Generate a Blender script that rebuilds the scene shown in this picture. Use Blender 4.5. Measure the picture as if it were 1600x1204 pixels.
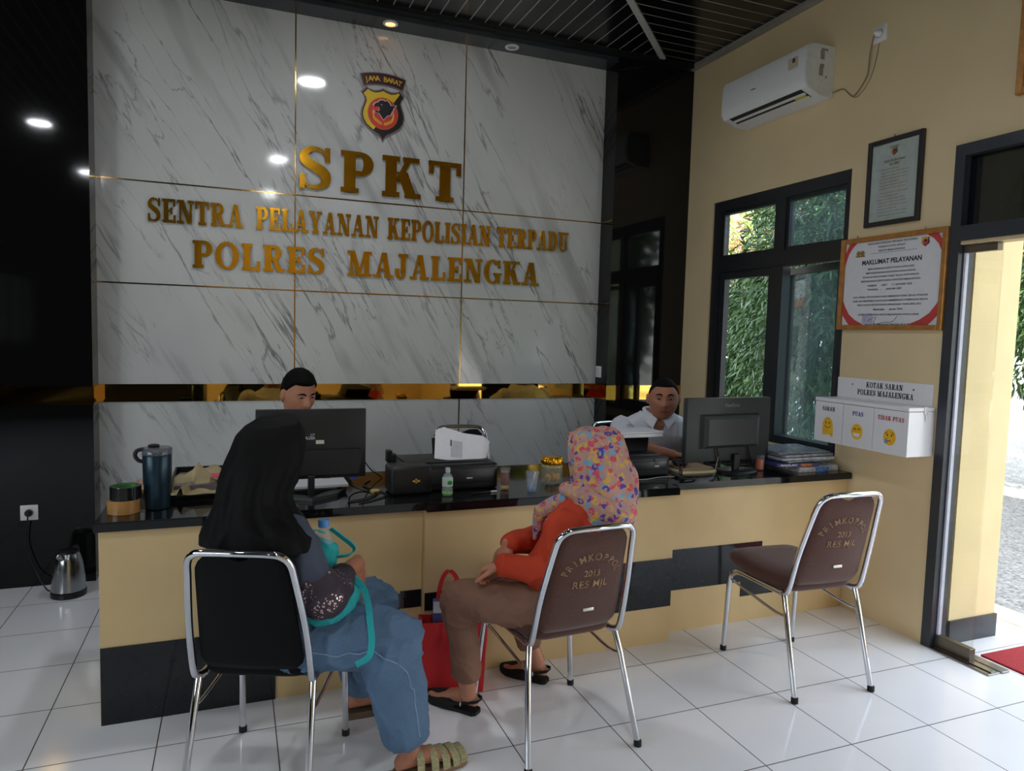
import bpy, bmesh, math, random
import numpy as np
from mathutils import Vector, Matrix, noise as mnoise
random.seed(7)
rng = np.random.default_rng(11)
V = Vector
SC = bpy.context.scene
COL = SC.collection
for o in list(bpy.data.objects):
    bpy.data.objects.remove(o)

# ------------------------------------------------------------------ camera
def cam_axes(yaw, pitch, roll):
    f = np.array([math.sin(yaw)*math.cos(pitch), math.cos(yaw)*math.cos(pitch), -math.sin(pitch)])
    r = np.array([math.cos(yaw), -math.sin(yaw), 0.0]); u = np.cross(r, f)
    c, s = math.cos(roll), math.sin(roll)
    return c*r+s*u, -s*r+c*u, f
cr, cu, cf = cam_axes(0.375552411, 0.0747806139, 0.0272678696)
camd = bpy.data.cameras.new('camera'); cam = bpy.data.objects.new('camera', camd); COL.objects.link(cam)
camd.sensor_fit = 'HORIZONTAL'; camd.sensor_width = 36.0; camd.lens = 36.0*1102.717/1600.0
camd.clip_start = 0.05; camd.clip_end = 200
cam.matrix_world = Matrix(((cr[0], cu[0], -cf[0], -0.770), (cr[1], cu[1], -cf[1], 0.063), (cr[2], cu[2], -cf[2], 1.496), (0, 0, 0, 1)))
SC.camera = cam

# ------------------------------------------------------------------ world, sun, exposure
SC.view_settings.view_transform = 'Standard'
SC.view_settings.look = 'None'
SC.view_settings.gamma = 1.0
SC.view_settings.use_curve_mapping = False
SC.view_settings.exposure = 1.38
SC.cycles.use_denoising = True
SC.cycles.max_bounces = 10
SC.cycles.diffuse_bounces = 6
SC.cycles.transparent_max_bounces = 16
SC.cycles.sample_clamp_indirect = 6.0
SC.cycles.caustics_reflective = False
SC.cycles.caustics_refractive = False
world = bpy.data.worlds.new('sky'); SC.world = world; world.use_nodes = True
wn, wl = world.node_tree.nodes, world.node_tree.links
wn.clear()
w_out = wn.new('ShaderNodeOutputWorld'); w_bg = wn.new('ShaderNodeBackground')
w_tc = wn.new('ShaderNodeTexCoord'); w_sep = wn.new('ShaderNodeSeparateXYZ'); w_rmp = wn.new('ShaderNodeValToRGB')
wl.new(w_tc.outputs['Generated'], w_sep.inputs[0]); wl.new(w_sep.outputs['Z'], w_rmp.inputs[0])
w_rmp.color_ramp.elements[0].position = 0.0; w_rmp.color_ramp.elements[0].color = (1.0, 0.99, 0.97, 1)
w_rmp.color_ramp.elements[1].position = 0.7; w_rmp.color_ramp.elements[1].color = (0.70, 0.78, 0.92, 1)
wl.new(w_rmp.outputs[0], w_bg.inputs['Color']); wl.new(w_bg.outputs[0], w_out.inputs[0])
w_bg.inputs['Strength'].default_value = 2.4
sun_d = bpy.data.lights.new('sun', 'SUN'); sun = bpy.data.objects.new('sun', sun_d); COL.objects.link(sun)
sun_d.energy = 6.0; sun_d.color = (1.0, 0.95, 0.86); sun_d.angle = 0.01
sun.rotation_euler = V((-0.446*0.766, -0.895*0.766, 0.643)).to_track_quat('Z', 'Y').to_euler()
def portal(name, loc, sx, sy, nrm):
    d = bpy.data.lights.new(name, 'AREA'); d.shape = 'RECTANGLE'; d.size = sx; d.size_y = sy; d.cycles.is_portal = True
    o = bpy.data.objects.new(name, d); COL.objects.link(o); o.location = loc
    o.rotation_euler = V(nrm).to_track_quat('-Z', 'Y').to_euler()
    return o
portal('door_daylight', (2.60, 0.645, 1.2), 3.8, 2.5, (-1, 0, 0))
portal('added_window_portal', (-4.75, 0.4, 1.675), 4.2, 1.55, (1, 0, 0))  # sampling portal of the window added in the left wall
portal('window_daylight', (2.60, 3.72, 1.65), 1.7, 1.3, (-1, 0, 0))

# ------------------------------------------------------------------ helpers
def lin(c):
    return tuple((x/12.92 if x <= 0.04045 else ((x+0.055)/1.055)**2.4) for x in (v/255.0 for v in c))
MATS = {}
def mat(name, col, rough=0.5, metal=0.0, nz=0.06, scale=30.0, bump=0.0, spec=0.5, coat=0.0, trans=0.0, ior=1.45, sheen=0.0):
    """procedural principled material: sRGB colour with a fine noise variation"""
    if name in MATS: return MATS[name]
    m = bpy.data.materials.new(name); m.use_nodes = True; MATS[name] = m
    nt = m.node_tree; n, l = nt.nodes, nt.links
    b = n['Principled BSDF']
    tc = n.new('ShaderNodeTexCoord'); no = n.new('ShaderNodeTexNoise'); no.inputs['Scale'].default_value = scale
    l.new(tc.outputs['Object'], no.inputs['Vector'])
    rp = n.new('ShaderNodeValToRGB'); c = lin(col)
    rp.color_ramp.elements[0].position = 0.3; rp.color_ramp.elements[0].color = tuple(v*(1-nz) for v in c)+(1,)
    rp.color_ramp.elements[1].position = 0.7; rp.color_ramp.elements[1].color = tuple(min(1, v*(1+nz)) for v in c)+(1,)
    l.new(no.outputs['Fac'], rp.inputs[0]); l.new(rp.outputs[0], b.inputs['Base Color'])
    b.inputs['Roughness'].default_value = rough; b.inputs['Metallic'].default_value = metal
    b.inputs['Specular IOR Level'].default_value = spec; b.inputs['IOR'].default_value = ior
    b.inputs['Coat Weight'].default_value = coat; b.inputs['Transmission Weight'].default_value = trans
    b.inputs['Sheen Weight'].default_value = sheen
    if bump:
        bp = n.new('ShaderNodeBump'); bp.inputs['Strength'].default_value = bump; bp.inputs['Distance'].default_value = 0.004
        l.new(no.outputs['Fac'], bp.inputs['Height']); l.new(bp.outputs[0], b.inputs['Normal'])
    return m
def nodes_of(m):
    return m.node_tree.nodes, m.node_tree.links, m.node_tree.nodes['Principled BSDF']
def blank(name):
    m = bpy.data.materials.new(name); m.use_nodes = True; MATS[name] = m
    return (m,)+nodes_of(m)
def math_node(n, l, op, a, b=None, c=None):
    k = n.new('ShaderNodeMath'); k.operation = op
    for i, v in enumerate((a, b, c)):
        if v is None: continue
        if isinstance(v, (int, float)): k.inputs[i].default_value = v
        else: l.new(v, k.inputs[i])
    return k.outputs[0]
def mixc(n, l, fac, a, b):
    k = n.new('ShaderNodeMix'); k.data_type = 'RGBA'
    for sock, v in ((k.inputs[0], fac), (k.inputs[6], a), (k.inputs[7], b)):
        if isinstance(v, (int, float)): sock.default_value = v
        elif isinstance(v, tuple): sock.default_value = v if len(v) == 4 else v+(1,)
        else: l.new(v, sock)
    return k.outputs[2]

def root_of(o):
    while o.parent: o = o.parent
    return o
def to_mesh(bm, name):
    me = bpy.data.meshes.new(name); bmesh.ops.recalc_face_normals(bm, faces=bm.faces[:]); bm.to_mesh(me); bm.free(); return me
def obj(name, bm, m, parent=None, loc=None, local=False, smooth=None, kind=None):
    """one mesh object.  World-space geometry is moved into the frame of its root unless local."""
    me = to_mesh(bm, name) if isinstance(bm, bmesh.types.BMesh) else bm
    me.name = name
    o = bpy.data.objects.new(name, me); COL.objects.link(o)
    for k in (m if isinstance(m, (list, tuple)) else [m]): me.materials.append(k)
    off = V((0, 0, 0))
    if parent is not None:
        o.parent = parent
        if not local: off = root_of(parent).location.copy()
    elif loc is not None:
        if not local: off = V(loc)
        o.location = loc
    if off.length: me.transform(Matrix.Translation(-off))
    if smooth is not None:
        me.polygons.foreach_set('use_smooth', [True]*len(me.polygons))
        me.set_sharp_from_angle(angle=math.radians(smooth))
    if kind: o['kind'] = kind
    return o
def tag(o, label, cat, group=None):
    o['label'] = label; o['category'] = cat
    if group: o['group'] = group
    return o
def thing(name, label, cat, loc, rz=0.0, group=None):
    o = bpy.data.objects.new(name, None); COL.objects.link(o); o.location = loc; o.rotation_euler = (0, 0, rz)
    o.empty_display_size = 0.05
    return tag(o, label, cat, group)
def structure(name, bm=None, m=None, smooth=None):
    if bm is None:
        o = bpy.data.objects.new(name, None); COL.objects.link(o)
    else: o = obj(name, bm, m, smooth=smooth)
    o['kind'] = 'structure'; return o
def BM(): return bmesh.new()
def box(bm, lo, hi, bev=0.0, seg=2):
    lo, hi = V(lo), V(hi)
    r = bmesh.ops.create_cube(bm, size=1.0, matrix=Matrix.Translation((lo+hi)/2) @ Matrix.Diagonal((hi-lo).to_4d()))
    if bev:
        vs = set(r['verts']); es = [e for e in bm.edges if e.verts[0] in vs]
        bmesh.ops.bevel(bm, geom=es, offset=bev, segments=seg, affect='EDGES', profile=0.5)
    return bm
def obox(bm, c, half, rot, bev=0.0):
    """oriented box: centre, half sizes, 3x3 rotation matrix"""
    r = bmesh.ops.create_cube(bm, size=2.0, matrix=Matrix.Translation(V(c)) @ rot.to_4x4() @ Matrix.Diagonal(V(half).to_4d()))
    if bev:
        vs = set(r['verts']); es = [e for e in bm.edges if e.verts[0] in vs]
        bmesh.ops.bevel(bm, geom=es, offset=bev, segments=2, affect='EDGES', profile=0.5)
    return bm
def rings(bm, rg, closed_ends=True, dome=0.0):
    """rg: list of lists of points (same length); lofted, ends closed"""
    rows = [[bm.verts.new(p) for p in r] for r in rg]
    n = len(rows[0])
    for a, b in zip(rows, rows[1:]):
        for i in range(n):
            bm.faces.new((a[i], a[(i+1) % n], b[(i+1) % n], b[i]))
    if closed_ends:
        bm.faces.new(rows[0]); bm.faces.new(rows[-1])
    return rows
def ell(c, A, B, n=20):
    c, A, B = V(c), V(A), V(B)
    return [c+A*math.cos(2*math.pi*i/n)+B*math.sin(2*math.pi*i/n) for i in range(n)]
def crom(pts, k=6):
    pts = [V(p) for p in pts]; P = [2*pts[0]-pts[1]]+pts+[2*pts[-1]-pts[-2]]; out = []
    for i in range(1, len(P)-2):
        for j in range(k):
            t = j/k; a, b, c, d = P[i-1:i+3]
            out.append(0.5*((2*b)+(c-a)*t+(2*a-5*b+4*c-d)*t*t+(3*b-a-3*c+d)*t**3))
    out.append(pts[-1]); return out
def tube(bm, pts, r, n=10, dome=True):
    """round tube along a path, r a number or one radius per point"""
    pts = [V(p) for p in pts]; m = len(pts)
    rr = [r]*m if isinstance(r, (int, float)) else list(r)
    T = [(pts[min(i+1, m-1)]-pts[max(i-1, 0)]).normalized() for i in range(m)]
    N = T[0].orthogonal().normalized(); rg = []
    def ring(c, N, T, q): return ell(c, N*q, T.cross(N)*q, n)
    if dome:
        for a in (0.95, 0.75, 0.4): rg.append(ring(pts[0]-T[0]*rr[0]*a*0.8, N, T[0], rr[0]*math.sqrt(max(0.02, 1-a*a))))
    for i in range(m):
        if i: N = (N-T[i]*N.dot(T[i])).normalized()
        rg.append(ring(pts[i], N, T[i], rr[i]))
    if dome:
        for a in (0.4, 0.75, 0.95): rg.append(ring(pts[-1]+T[-1]*rr[-1]*a*0.8, N, T[-1], rr[-1]*math.sqrt(max(0.02, 1-a*a))))
    rings(bm, rg); return bm
def resamp(vals, k):
    out = []
    for a, b in zip(vals, vals[1:]):
        out += [a+(b-a)*j/k for j in range(k)]
    return out+[vals[-1]]
def stube(bm, pts, rad, k=5, n=12):
    """smooth tapering limb"""
    return tube(bm, crom(pts, k), resamp(rad, k) if not isinstance(rad, (int, float)) else rad, n)
def lathe(bm, prof, c, n=32, closed=True):
    c = V(c); rg = [[c+V((r*math.cos(2*math.pi*i/n), r*math.sin(2*math.pi*i/n), z)) for i in range(n)] for r, z in prof]
    rings(bm, rg, closed_ends=closed)
    return bm
def ball(bm, c, rad, seg=16):
    rad = V(rad) if not isinstance(rad, (int, float)) else V((rad,)*3)
    bmesh.ops.create_uvsphere(bm, u_segments=seg, v_segments=max(8, seg//2), radius=1.0, matrix=Matrix.Translation(V(c)) @ Matrix.Diagonal(rad.to_4d())); return bm
def poly(bm, pts, d):
    """extrude a planar outline (3D points) by vector d"""
    a = [bm.verts.new(V(p)) for p in pts]; b = [bm.verts.new(V(p)+V(d)) for p in pts]; n = len(a)
    bm.faces.new(a); bm.faces.new(b[::-1])
    for i in range(n): bm.faces.new((a[i], b[i], b[(i+1) % n], a[(i+1) % n]))
    return bm
def fuse(bm, voxel=0.006, smooth=2, fac=0.5):
    """union of closed overlapping shapes as one continuous surface"""
    me = bpy.data.meshes.new('t'); bmesh.ops.recalc_face_normals(bm, faces=bm.faces[:]); bm.to_mesh(me); bm.free()
    o = bpy.data.objects.new('t', me); COL.objects.link(o)
    md = o.modifiers.new('r', 'REMESH'); md.mode = 'VOXEL'; md.voxel_size = voxel
    if smooth:
        sm = o.modifiers.new('s', 'SMOOTH'); sm.iterations = smooth; sm.factor = fac
    bpy.context.view_layer.update()
    dg = bpy.context.evaluated_depsgraph_get()
    out = bpy.data.meshes.new_from_object(o.evaluated_get(dg))
    bpy.data.objects.remove(o); bpy.data.meshes.remove(me)
    return out
def crease(p, f, seed=0.0, k=4.0):
    return max(0.0, 1-abs(nz(p, f, seed))*2.2)**k
def ripple(me, fn):
    """move every vertex along its normal by fn(co, normal)"""
    nn = [v.normal.copy() for v in me.vertices]
    for v, q in zip(me.vertices, nn): v.co += q*fn(v.co, q)
    me.update(); return me
def nz(p, s, seed=0.0): return mnoise.noise(V((p[0]*s+seed, p[1]*s-seed*0.7, p[2]*s+seed*1.3)))
def text_mesh(body, size, align='CENTER', bold=0.0, depth=0.0, spacing=1.0):
    cv = bpy.data.curves.new('txt', 'FONT'); cv.body = body; cv.size = size; cv.align_x = align; cv.offset = bold; cv.extrude = depth
    cv.space_character = spacing; cv.resolution_u = 3
    o = bpy.data.objects.new('txt', cv); COL.objects.link(o); bpy.context.view_layer.update()
    me = bpy.data.meshes.new_from_object(o.evaluated_get(bpy.context.evaluated_depsgraph_get()))
    bpy.data.objects.remove(o); bpy.data.curves.remove(cv); return me
def add_text(bm, body, size, org, ux, uy, **kw):
    """flat text with its lower centre (or left) at org, running along ux with uy up; fit=width squeezes it"""
    fit = kw.pop('fit', None)
    me = text_mesh(body, size, **kw)
    xs = [v.co.x for v in me.vertices]
    k = fit/(max(xs)-min(xs)) if fit and xs else 1.0
    org, ux, uy = V(org), V(ux), V(uy)
    vs = [bm.verts.new(org+ux*v.co.x*k+uy*v.co.y+ux.cross(uy)*v.co.z) for v in me.vertices]
    for p in me.polygons:
        try: bm.faces.new([vs[i] for i in p.vertices])
        except ValueError: pass
    bpy.data.meshes.remove(me); return bm
def sheet(bm, c, ux, uy, w, h, d):
    """thin flat plate centred at c: width along ux, height along uy, thickness d along ux x uy"""
    c, ux, uy = V(c), V(ux).normalized(), V(uy).normalized()
    return poly(bm, [c+ux*a*w/2+uy*b*h/2 for a, b in ((-1, -1), (1, -1), (1, 1), (-1, 1))], ux.cross(uy)*d)
X, Y, Z = V((1, 0, 0)), V((0, 1, 0)), V((0, 0, 1))
# ------------------------------------------------------------------ materials of the room
def make_tile():
    m, n, l, b = blank('floor_tile')
    tc = n.new('ShaderNodeTexCoord'); sp = n.new('ShaderNodeSeparateXYZ'); l.new(tc.outputs['Object'], sp.inputs[0])
    def line(s, off):
        a = math_node(n, l, 'ADD', s, -off); a = math_node(n, l, 'DIVIDE', a, 0.4); a = math_node(n, l, 'ADD', a, 40.5)
        a = math_node(n, l, 'FRACT', a); a = math_node(n, l, 'ADD', a, -0.5); a = math_node(n, l, 'ABSOLUTE', a)
        return math_node(n, l, 'LESS_THAN', a, 0.0052)
    g = math_node(n, l, 'MAXIMUM', line(sp.outputs[0], 0.970), line(sp.outputs[1], 2.337))
    no = n.new('ShaderNodeTexNoise'); no.inputs['Scale'].default_value = 2.5; no.inputs['Detail'].default_value = 4; l.new(tc.outputs['Object'], no.inputs['Vector'])
    base = mixc(n, l, no.outputs['Fac'], lin((230, 231, 234)), lin((240, 241, 243)))
    l.new(mixc(n, l, g, base, lin((70, 66, 62))), b.inputs['Base Color'])
    l.new(math_node(n, l, 'MULTIPLY_ADD', g, 0.5, 0.10), b.inputs['Roughness'])
    bp = n.new('ShaderNodeBump'); bp.inputs['Strength'].default_value = 0.4; bp.inputs['Distance'].default_value = 0.002; bp.invert = True
    l.new(g, bp.inputs['Height']); l.new(bp.outputs[0], b.inputs['Normal'])
    return m
def make_marble():
    m, n, l, b = blank('white_marble')
    tc = n.new('ShaderNodeTexCoord')
    def vein(rot, sc, seed, det, lo, hi):
        mp0 = n.new('ShaderNodeMapping'); mp0.inputs['Rotation'].default_value = (0, rot, 0); mp0.inputs['Location'].default_value = (seed, 0, seed*0.3)
        l.new(tc.outputs['Object'], mp0.inputs['Vector'])
        mp = n.new('ShaderNodeMapping'); mp.inputs['Scale'].default_value = sc
        l.new(mp0.outputs[0], mp.inputs['Vector'])
        no = n.new('ShaderNodeTexNoise'); no.inputs['Scale'].default_value = 1.0; no.inputs['Detail'].default_value = det; no.inputs['Roughness'].default_value = 0.55; no.inputs['Distortion'].default_value = 0.35
        l.new(mp.outputs[0], no.inputs['Vector'])
        mr = n.new('ShaderNodeMapRange'); mr.inputs[1].default_value = lo; mr.inputs[2].default_value = hi
        l.new(no.outputs['Fac'], mr.inputs[0]); return mr.outputs[0], no.outputs['Fac']
    _, f1 = vein(0.50, (5.5, 1, 0.75), 3.1, 5, 0, 1)
    a = math_node(n, l, 'ABSOLUTE', math_node(n, l, 'ADD', f1, -0.5))
    thin = n.new('ShaderNodeMapRange'); thin.inputs[1].default_value = 0.0; thin.inputs[2].default_value = 0.02; thin.inputs[3].default_value = 1; thin.inputs[4].default_value = 0
    l.new(a, thin.inputs[0])
    _, f2 = vein(0.55, (9.0, 1, 1.3), 9.7, 5, 0, 1)
    a2 = math_node(n, l, 'ABSOLUTE', math_node(n, l, 'ADD', f2, -0.47))
    thin2 = n.new('ShaderNodeMapRange'); thin2.inputs[1].default_value = 0.0; thin2.inputs[2].default_value = 0.013; thin2.inputs[3].default_value = 1; thin2.inputs[4].default_value = 0
    l.new(a2, thin2.inputs[0])
    broad, _ = vein(0.50, (6.5, 1, 0.85), 21.3, 3, 0.57, 0.72)
    mask, _ = vein(0.50, (2.2, 1, 1.1), 5.5, 2, 0.44, 0.62)
    mask2, _ = vein(0.50, (2.6, 1, 1.5), 15.5, 2, 0.48, 0.62)
    v = math_node(n, l, 'MULTIPLY', thin.outputs[0], mask)
    v2 = math_node(n, l, 'MULTIPLY', thin2.outputs[0], mask2)
    v = math_node(n, l, 'MAXIMUM', v, math_node(n, l, 'MULTIPLY', v2, 0.8))
    v = math_node(n, l, 'MAXIMUM', v, math_node(n, l, 'MULTIPLY', broad, 0.45))
    cl, _ = vein(0.4, (1.5, 1, 0.8), 2.2, 3, 0.3, 0.7)
    base = mixc(n, l, cl, lin((186, 188, 186)), lin((204, 206, 204)))
    l.new(mixc(n, l, math_node(n, l, 'MULTIPLY', v, 0.85), base, lin((96, 96, 95))), b.inputs['Base Color'])
    b.inputs['Roughness'].default_value = 0.07
    return m
def make_ceiling():
    m, n, l, b = blank('black_slat_ceiling')
    tc = n.new('ShaderNodeTexCoord'); sp = n.new('ShaderNodeSeparateXYZ'); l.new(tc.outputs['Object'], sp.inputs[0])
    def line(s, off):
        a = math_node(n, l, 'DIVIDE', math_node(n, l, 'ADD', s, off), 0.1)
        a = math_node(n, l, 'FRACT', math_node(n, l, 'ADD', a, 100.0)); a = math_node(n, l, 'ABSOLUTE', math_node(n, l, 'ADD', a, -0.5))
        return math_node(n, l, 'LESS_THAN', a, 0.035)
    d = math_node(n, l, 'GREATER_THAN', math_node(n, l, 'SUBTRACT', sp.outputs[0], sp.outputs[1]), -2.47)
    lx, ly = line(sp.outputs[0], 0.0), line(sp.outputs[1], 0.02)
    k = n.new('ShaderNodeMix'); l.new(d, k.inputs[0]); l.new(lx, k.inputs[2]); l.new(ly, k.inputs[3])
    edge = math_node(n, l, 'LESS_THAN', sp.outputs[1], 4.575)
    g = math_node(n, l, 'MULTIPLY', k.outputs[0], edge)
    l.new(mixc(n, l, g, lin((8, 9, 10)), lin((150, 150, 150))), b.inputs['Base Color'])
    b.inputs['Roughness'].default_value = 0.22
    return m
M_tile, M_marble, M_ceil = make_tile(), make_marble(), make_ceiling()
M_granite = mat('black_granite', (15, 15, 15), 0.05, nz=0.5, scale=220)
M_mirror = mat('gold_mirror', (196, 152, 74), 0.03, metal=1.0, nz=0.03)
M_goldstrip = mat('gold_strip', (176, 140, 80), 0.12, metal=1.0)
M_gold = mat('gold_letter', (214, 158, 40), 0.16, metal=1.0, nz=0.04)
M_cream = mat('cream_paint', (222, 200, 158), 0.55, nz=0.03, scale=3, bump=0.02)
M_creamout = mat('cream_outside_paint', (238, 218, 168), 0.7, nz=0.04, scale=4)
M_frame = mat('black_frame_paint', (34, 36, 40), 0.35, nz=0.1)
M_doorframe = mat('grey_black_frame', (52, 56, 62), 0.3, nz=0.08)
M_soffit = mat('dark_soffit', (44, 48, 54), 0.25, nz=0.06)
M_steel = mat('brushed_steel', (150, 148, 142), 0.25, metal=1.0, nz=0.1, scale=60)
M_chrome = mat('chrome', (214, 216, 220), 0.07, metal=1.0, nz=0.02)
M_white = mat('white_plastic', (226, 226, 226), 0.35, nz=0.02)
M_black = mat('black_plastic', (20, 21, 23), 0.38, nz=0.1)
M_rubber = mat('black_rubber', (16, 16, 17), 0.7)
def make_glass(name, tint=(0.92, 0.96, 0.97), fac=0.06, haze=0.0, hazecol=(0.5, 0.6, 0.68)):
    """window glass: clear with a fresnel reflection and, where dirty, a thin dust film"""
    m = bpy.data.materials.new(name); m.use_nodes = True; n, l = m.node_tree.nodes, m.node_tree.links; n.clear()
    out = n.new('ShaderNodeOutputMaterial'); tr = n.new('ShaderNodeBsdfTransparent'); gl = n.new('ShaderNodeBsdfGlossy')
    tr.inputs[0].default_value = tint+(1,); gl.inputs['Roughness'].default_value = 0.02
    fr = n.new('ShaderNodeFresnel'); ge = n.new('ShaderNodeNewGeometry')
    l.new(math_node(n, l, 'MULTIPLY_ADD', ge.outputs['Backfacing'], 1/1.45-1.45, 1.45), fr.inputs['IOR'])
    mx = n.new('ShaderNodeMixShader'); l.new(fr.outputs[0], mx.inputs[0]); l.new(tr.outputs[0], mx.inputs[1]); l.new(gl.outputs[0], mx.inputs[2])
    last = mx.outputs[0]
    if haze:
        df = n.new('ShaderNodeBsdfTranslucent'); df.inputs[0].default_value = hazecol+(1,)
        tc = n.new('ShaderNodeTexCoord'); no = n.new('ShaderNodeTexNoise'); no.inputs['Scale'].default_value = 3.0; no.inputs['Detail'].default_value = 5
        l.new(tc.outputs['Object'], no.inputs[0])
        m2 = n.new('ShaderNodeMixShader'); l.new(math_node(n, l, 'MULTIPLY', no.outputs['Fac'], haze*2), m2.inputs[0])
        l.new(last, m2.inputs[1]); l.new(df.outputs[0], m2.inputs[2]); last = m2.outputs[0]
    l.new(last, out.inputs[0]); MATS[name] = m; return m
M_glass = make_glass('window_glass')
M_dusty = make_glass('dusty_window_glass', (0.55, 0.66, 0.70), haze=0.03)
M_darkglass = make_glass('dark_glass', (0.10, 0.11, 0.12))
M_doorglass = make_glass('door_glass', (0.95, 0.96, 0.94))
def make_emit(name, col, strength):
    m, n, l, b = blank(name)
    b.inputs['Base Color'].default_value = lin(col)+(1,); b.inputs['Emission Color'].default_value = lin(col)+(1,); b.inputs['Emission Strength'].default_value = strength
    return m

# ------------------------------------------------------------------ room shell
XR, YF, YM, ZC = 2.43, 4.64, 4.82, 3.50      # right wall, black wall, marble, ceiling
XL, YB, XT = -4.6, -3.1, 2.56                # left wall, near wall, outer face of the right wall
NL, NR, ZN = -1.518, 1.785, 3.44             # the marble niche
structure('floor', box(BM(), (XL, YB, -0.1), (XT+0.02, 5.0, 0.0)), M_tile)
structure('ceiling', box(BM(), (XL, YB, ZC), (XT, 5.0, ZC+0.1)), M_ceil)
wf = BM()
box(wf, (XL, YF, 0), (NL, 5.0, ZC)); box(wf, (NR, YF, 0), (XR, 5.0, ZC)); box(wf, (NL, YM+0.03, 0), (NR, 5.0, ZC))
w_far = structure('wall_far', wf, M_granite)
obj('soffit', box(BM(), (NL, YF, ZN), (NR, YM+0.03, ZC)), M_soffit, w_far)
xs = [NL, -0.410, 0.706, NR]; zs = [0.0, 1.02, 1.727, 2.329, ZN]
for i in range(3):
    for j in range(4):
        g = 0.003; z0 = zs[j] if j != 1 else 1.127
        obj('marble_panel', box(BM(), (xs[i]+(g if i else 0), YM, z0+(g if j > 1 else 0)), (xs[i+1]-(g if i < 2 else 0), YM+0.03, zs[j+1]-(g if 0 < j < 3 else 0))), M_marble, w_far)
b_ = BM()
for x in xs[1:3]:
    box(b_, (x-0.004, YM-0.002, 0.78), (x+0.004, YM+0.02, 1.019)); box(b_, (x-0.004, YM-0.002, 1.128), (x+0.004, YM+0.02, ZN-0.001))
for z in zs[2:4]:
    box(b_, (NL+0.004, YM-0.0025, z-0.004), (NR-0.004, YM+0.02, z+0.004))
    box(b_, (NL-0.002, YF+0.004, z-0.004), (NL+0.002, YM-0.003, z+0.004)); box(b_, (NR-0.002, YF+0.004, z-0.004), (NR+0.002, YM-0.003, z+0.004))
structure('trim_1', b_, M_goldstrip)
b_ = BM()
z0, z1, t = 1.02, 1.127, 0.006
box(b_, (XL, YF-t, z0), (NL+t, YF+0.002, z1)); box(b_, (NL-0.002, YF+0.002, z0), (NL+t, YM, z1))
box(b_, (NL+t, YM-t, z0), (NR-t, YM+0.02, z1)); box(b_, (NR-t, YF+0.002, z0), (NR+0.002, YM, z1)); box(b_, (NR-t, YF-t, z0), (XR, YF+0.002, z1))
structure('trim_2', b_, M_mirror)
# right wall with window and doorway, near wall, left wall with an added window for fill light
WY0, WY1, WZ0, WZ1 = 3.110, 4.335, 0.84, 2.458
DY0, DY1, DZ = -1.2, 2.490, 2.436  # doorway carried out of view toward the camera to admit more daylight
b_ = BM()
box(b_, (XR, YB, 0), (XT, DY0, ZC)); box(b_, (XR, DY0, DZ), (XT, DY1, ZC)); box(b_, (XR, DY1, 0), (XT, WY0, ZC))
box(b_, (XR, WY0, 0), (XT, WY1, WZ0)); box(b_, (XR, WY0, WZ1), (XT, WY1, ZC)); box(b_, (XR, WY1, 0), (XT, 5.0, ZC))
structure('wall_right', b_, M_cream)
b_ = BM()
box(b_, (-1.2, YB-0.13, 0), (XT, YB, ZC))
wn_ = structure('wall_near', b_, M_cream)
obj('granite_facing', box(BM(), (XL-0.13, YB-0.13, 0), (-1.2, YB, ZC)), M_granite, wn_)
b_ = BM(); LY0, LY1, LZ0, LZ1 = -1.7, 2.1, 1.0, 2.35
box(b_, (XL-0.13, YB, 0), (XL, LY0, ZC)); box(b_, (XL-0.13, LY1, 0), (XL, 5.0, ZC)); box(b_, (XL-0.13, LY0, 0), (XL, LY1, LZ0)); box(b_, (XL-0.13, LY0, LZ1), (XL, LY1, ZC))
structure('wall_left', b_, M_granite)
w2 = structure('added_fill_window'); b_ = BM()  # window added out of view to bring fill light from the left
for k in range(5): box(b_, (XL-0.10, LY0+k*(LY1-LY0-0.06)/4, LZ0), (XL-0.03, LY0+k*(LY1-LY0-0.06)/4+0.06, LZ1))
box(b_, (XL-0.099, LY0, LZ0), (XL-0.031, LY1, LZ0+0.06)); box(b_, (XL-0.099, LY0, LZ1-0.06), (XL-0.031, LY1, LZ1))
obj('frame', b_, M_frame, w2); obj('pane', box(BM(), (XL-0.067, LY0+0.02, LZ0+0.02), (XL-0.063, LY1-0.02, LZ1-0.02)), M_glass, w2)
structure('trim_3', box(BM(), (XR-0.05, YB, ZC-0.028), (XR, YF, ZC)), mat('cornice_paint', (150, 146, 138), 0.5))
b_ = BM(); d = V((-0.7071, -0.7071, 0)); q = V((0.7071, -0.7071, 0)); p0 = V((2.11, 4.575, ZC-0.012)); p1 = p0+d*5.0
poly(b_, [p0-q*0.02, p0+q*0.02, p1+q*0.02, p1-q*0.02], (0, 0, 0.012))
structure('trim_4', b_, mat('grey_ceiling_trim', (176, 176, 170), 0.4))
structure('trim_5', box(BM(), (XL, YF-0.065, ZC-0.03), (XR-0.05, YF, ZC)), mat('black_ceiling_border', (20, 22, 25), 0.3))
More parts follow.
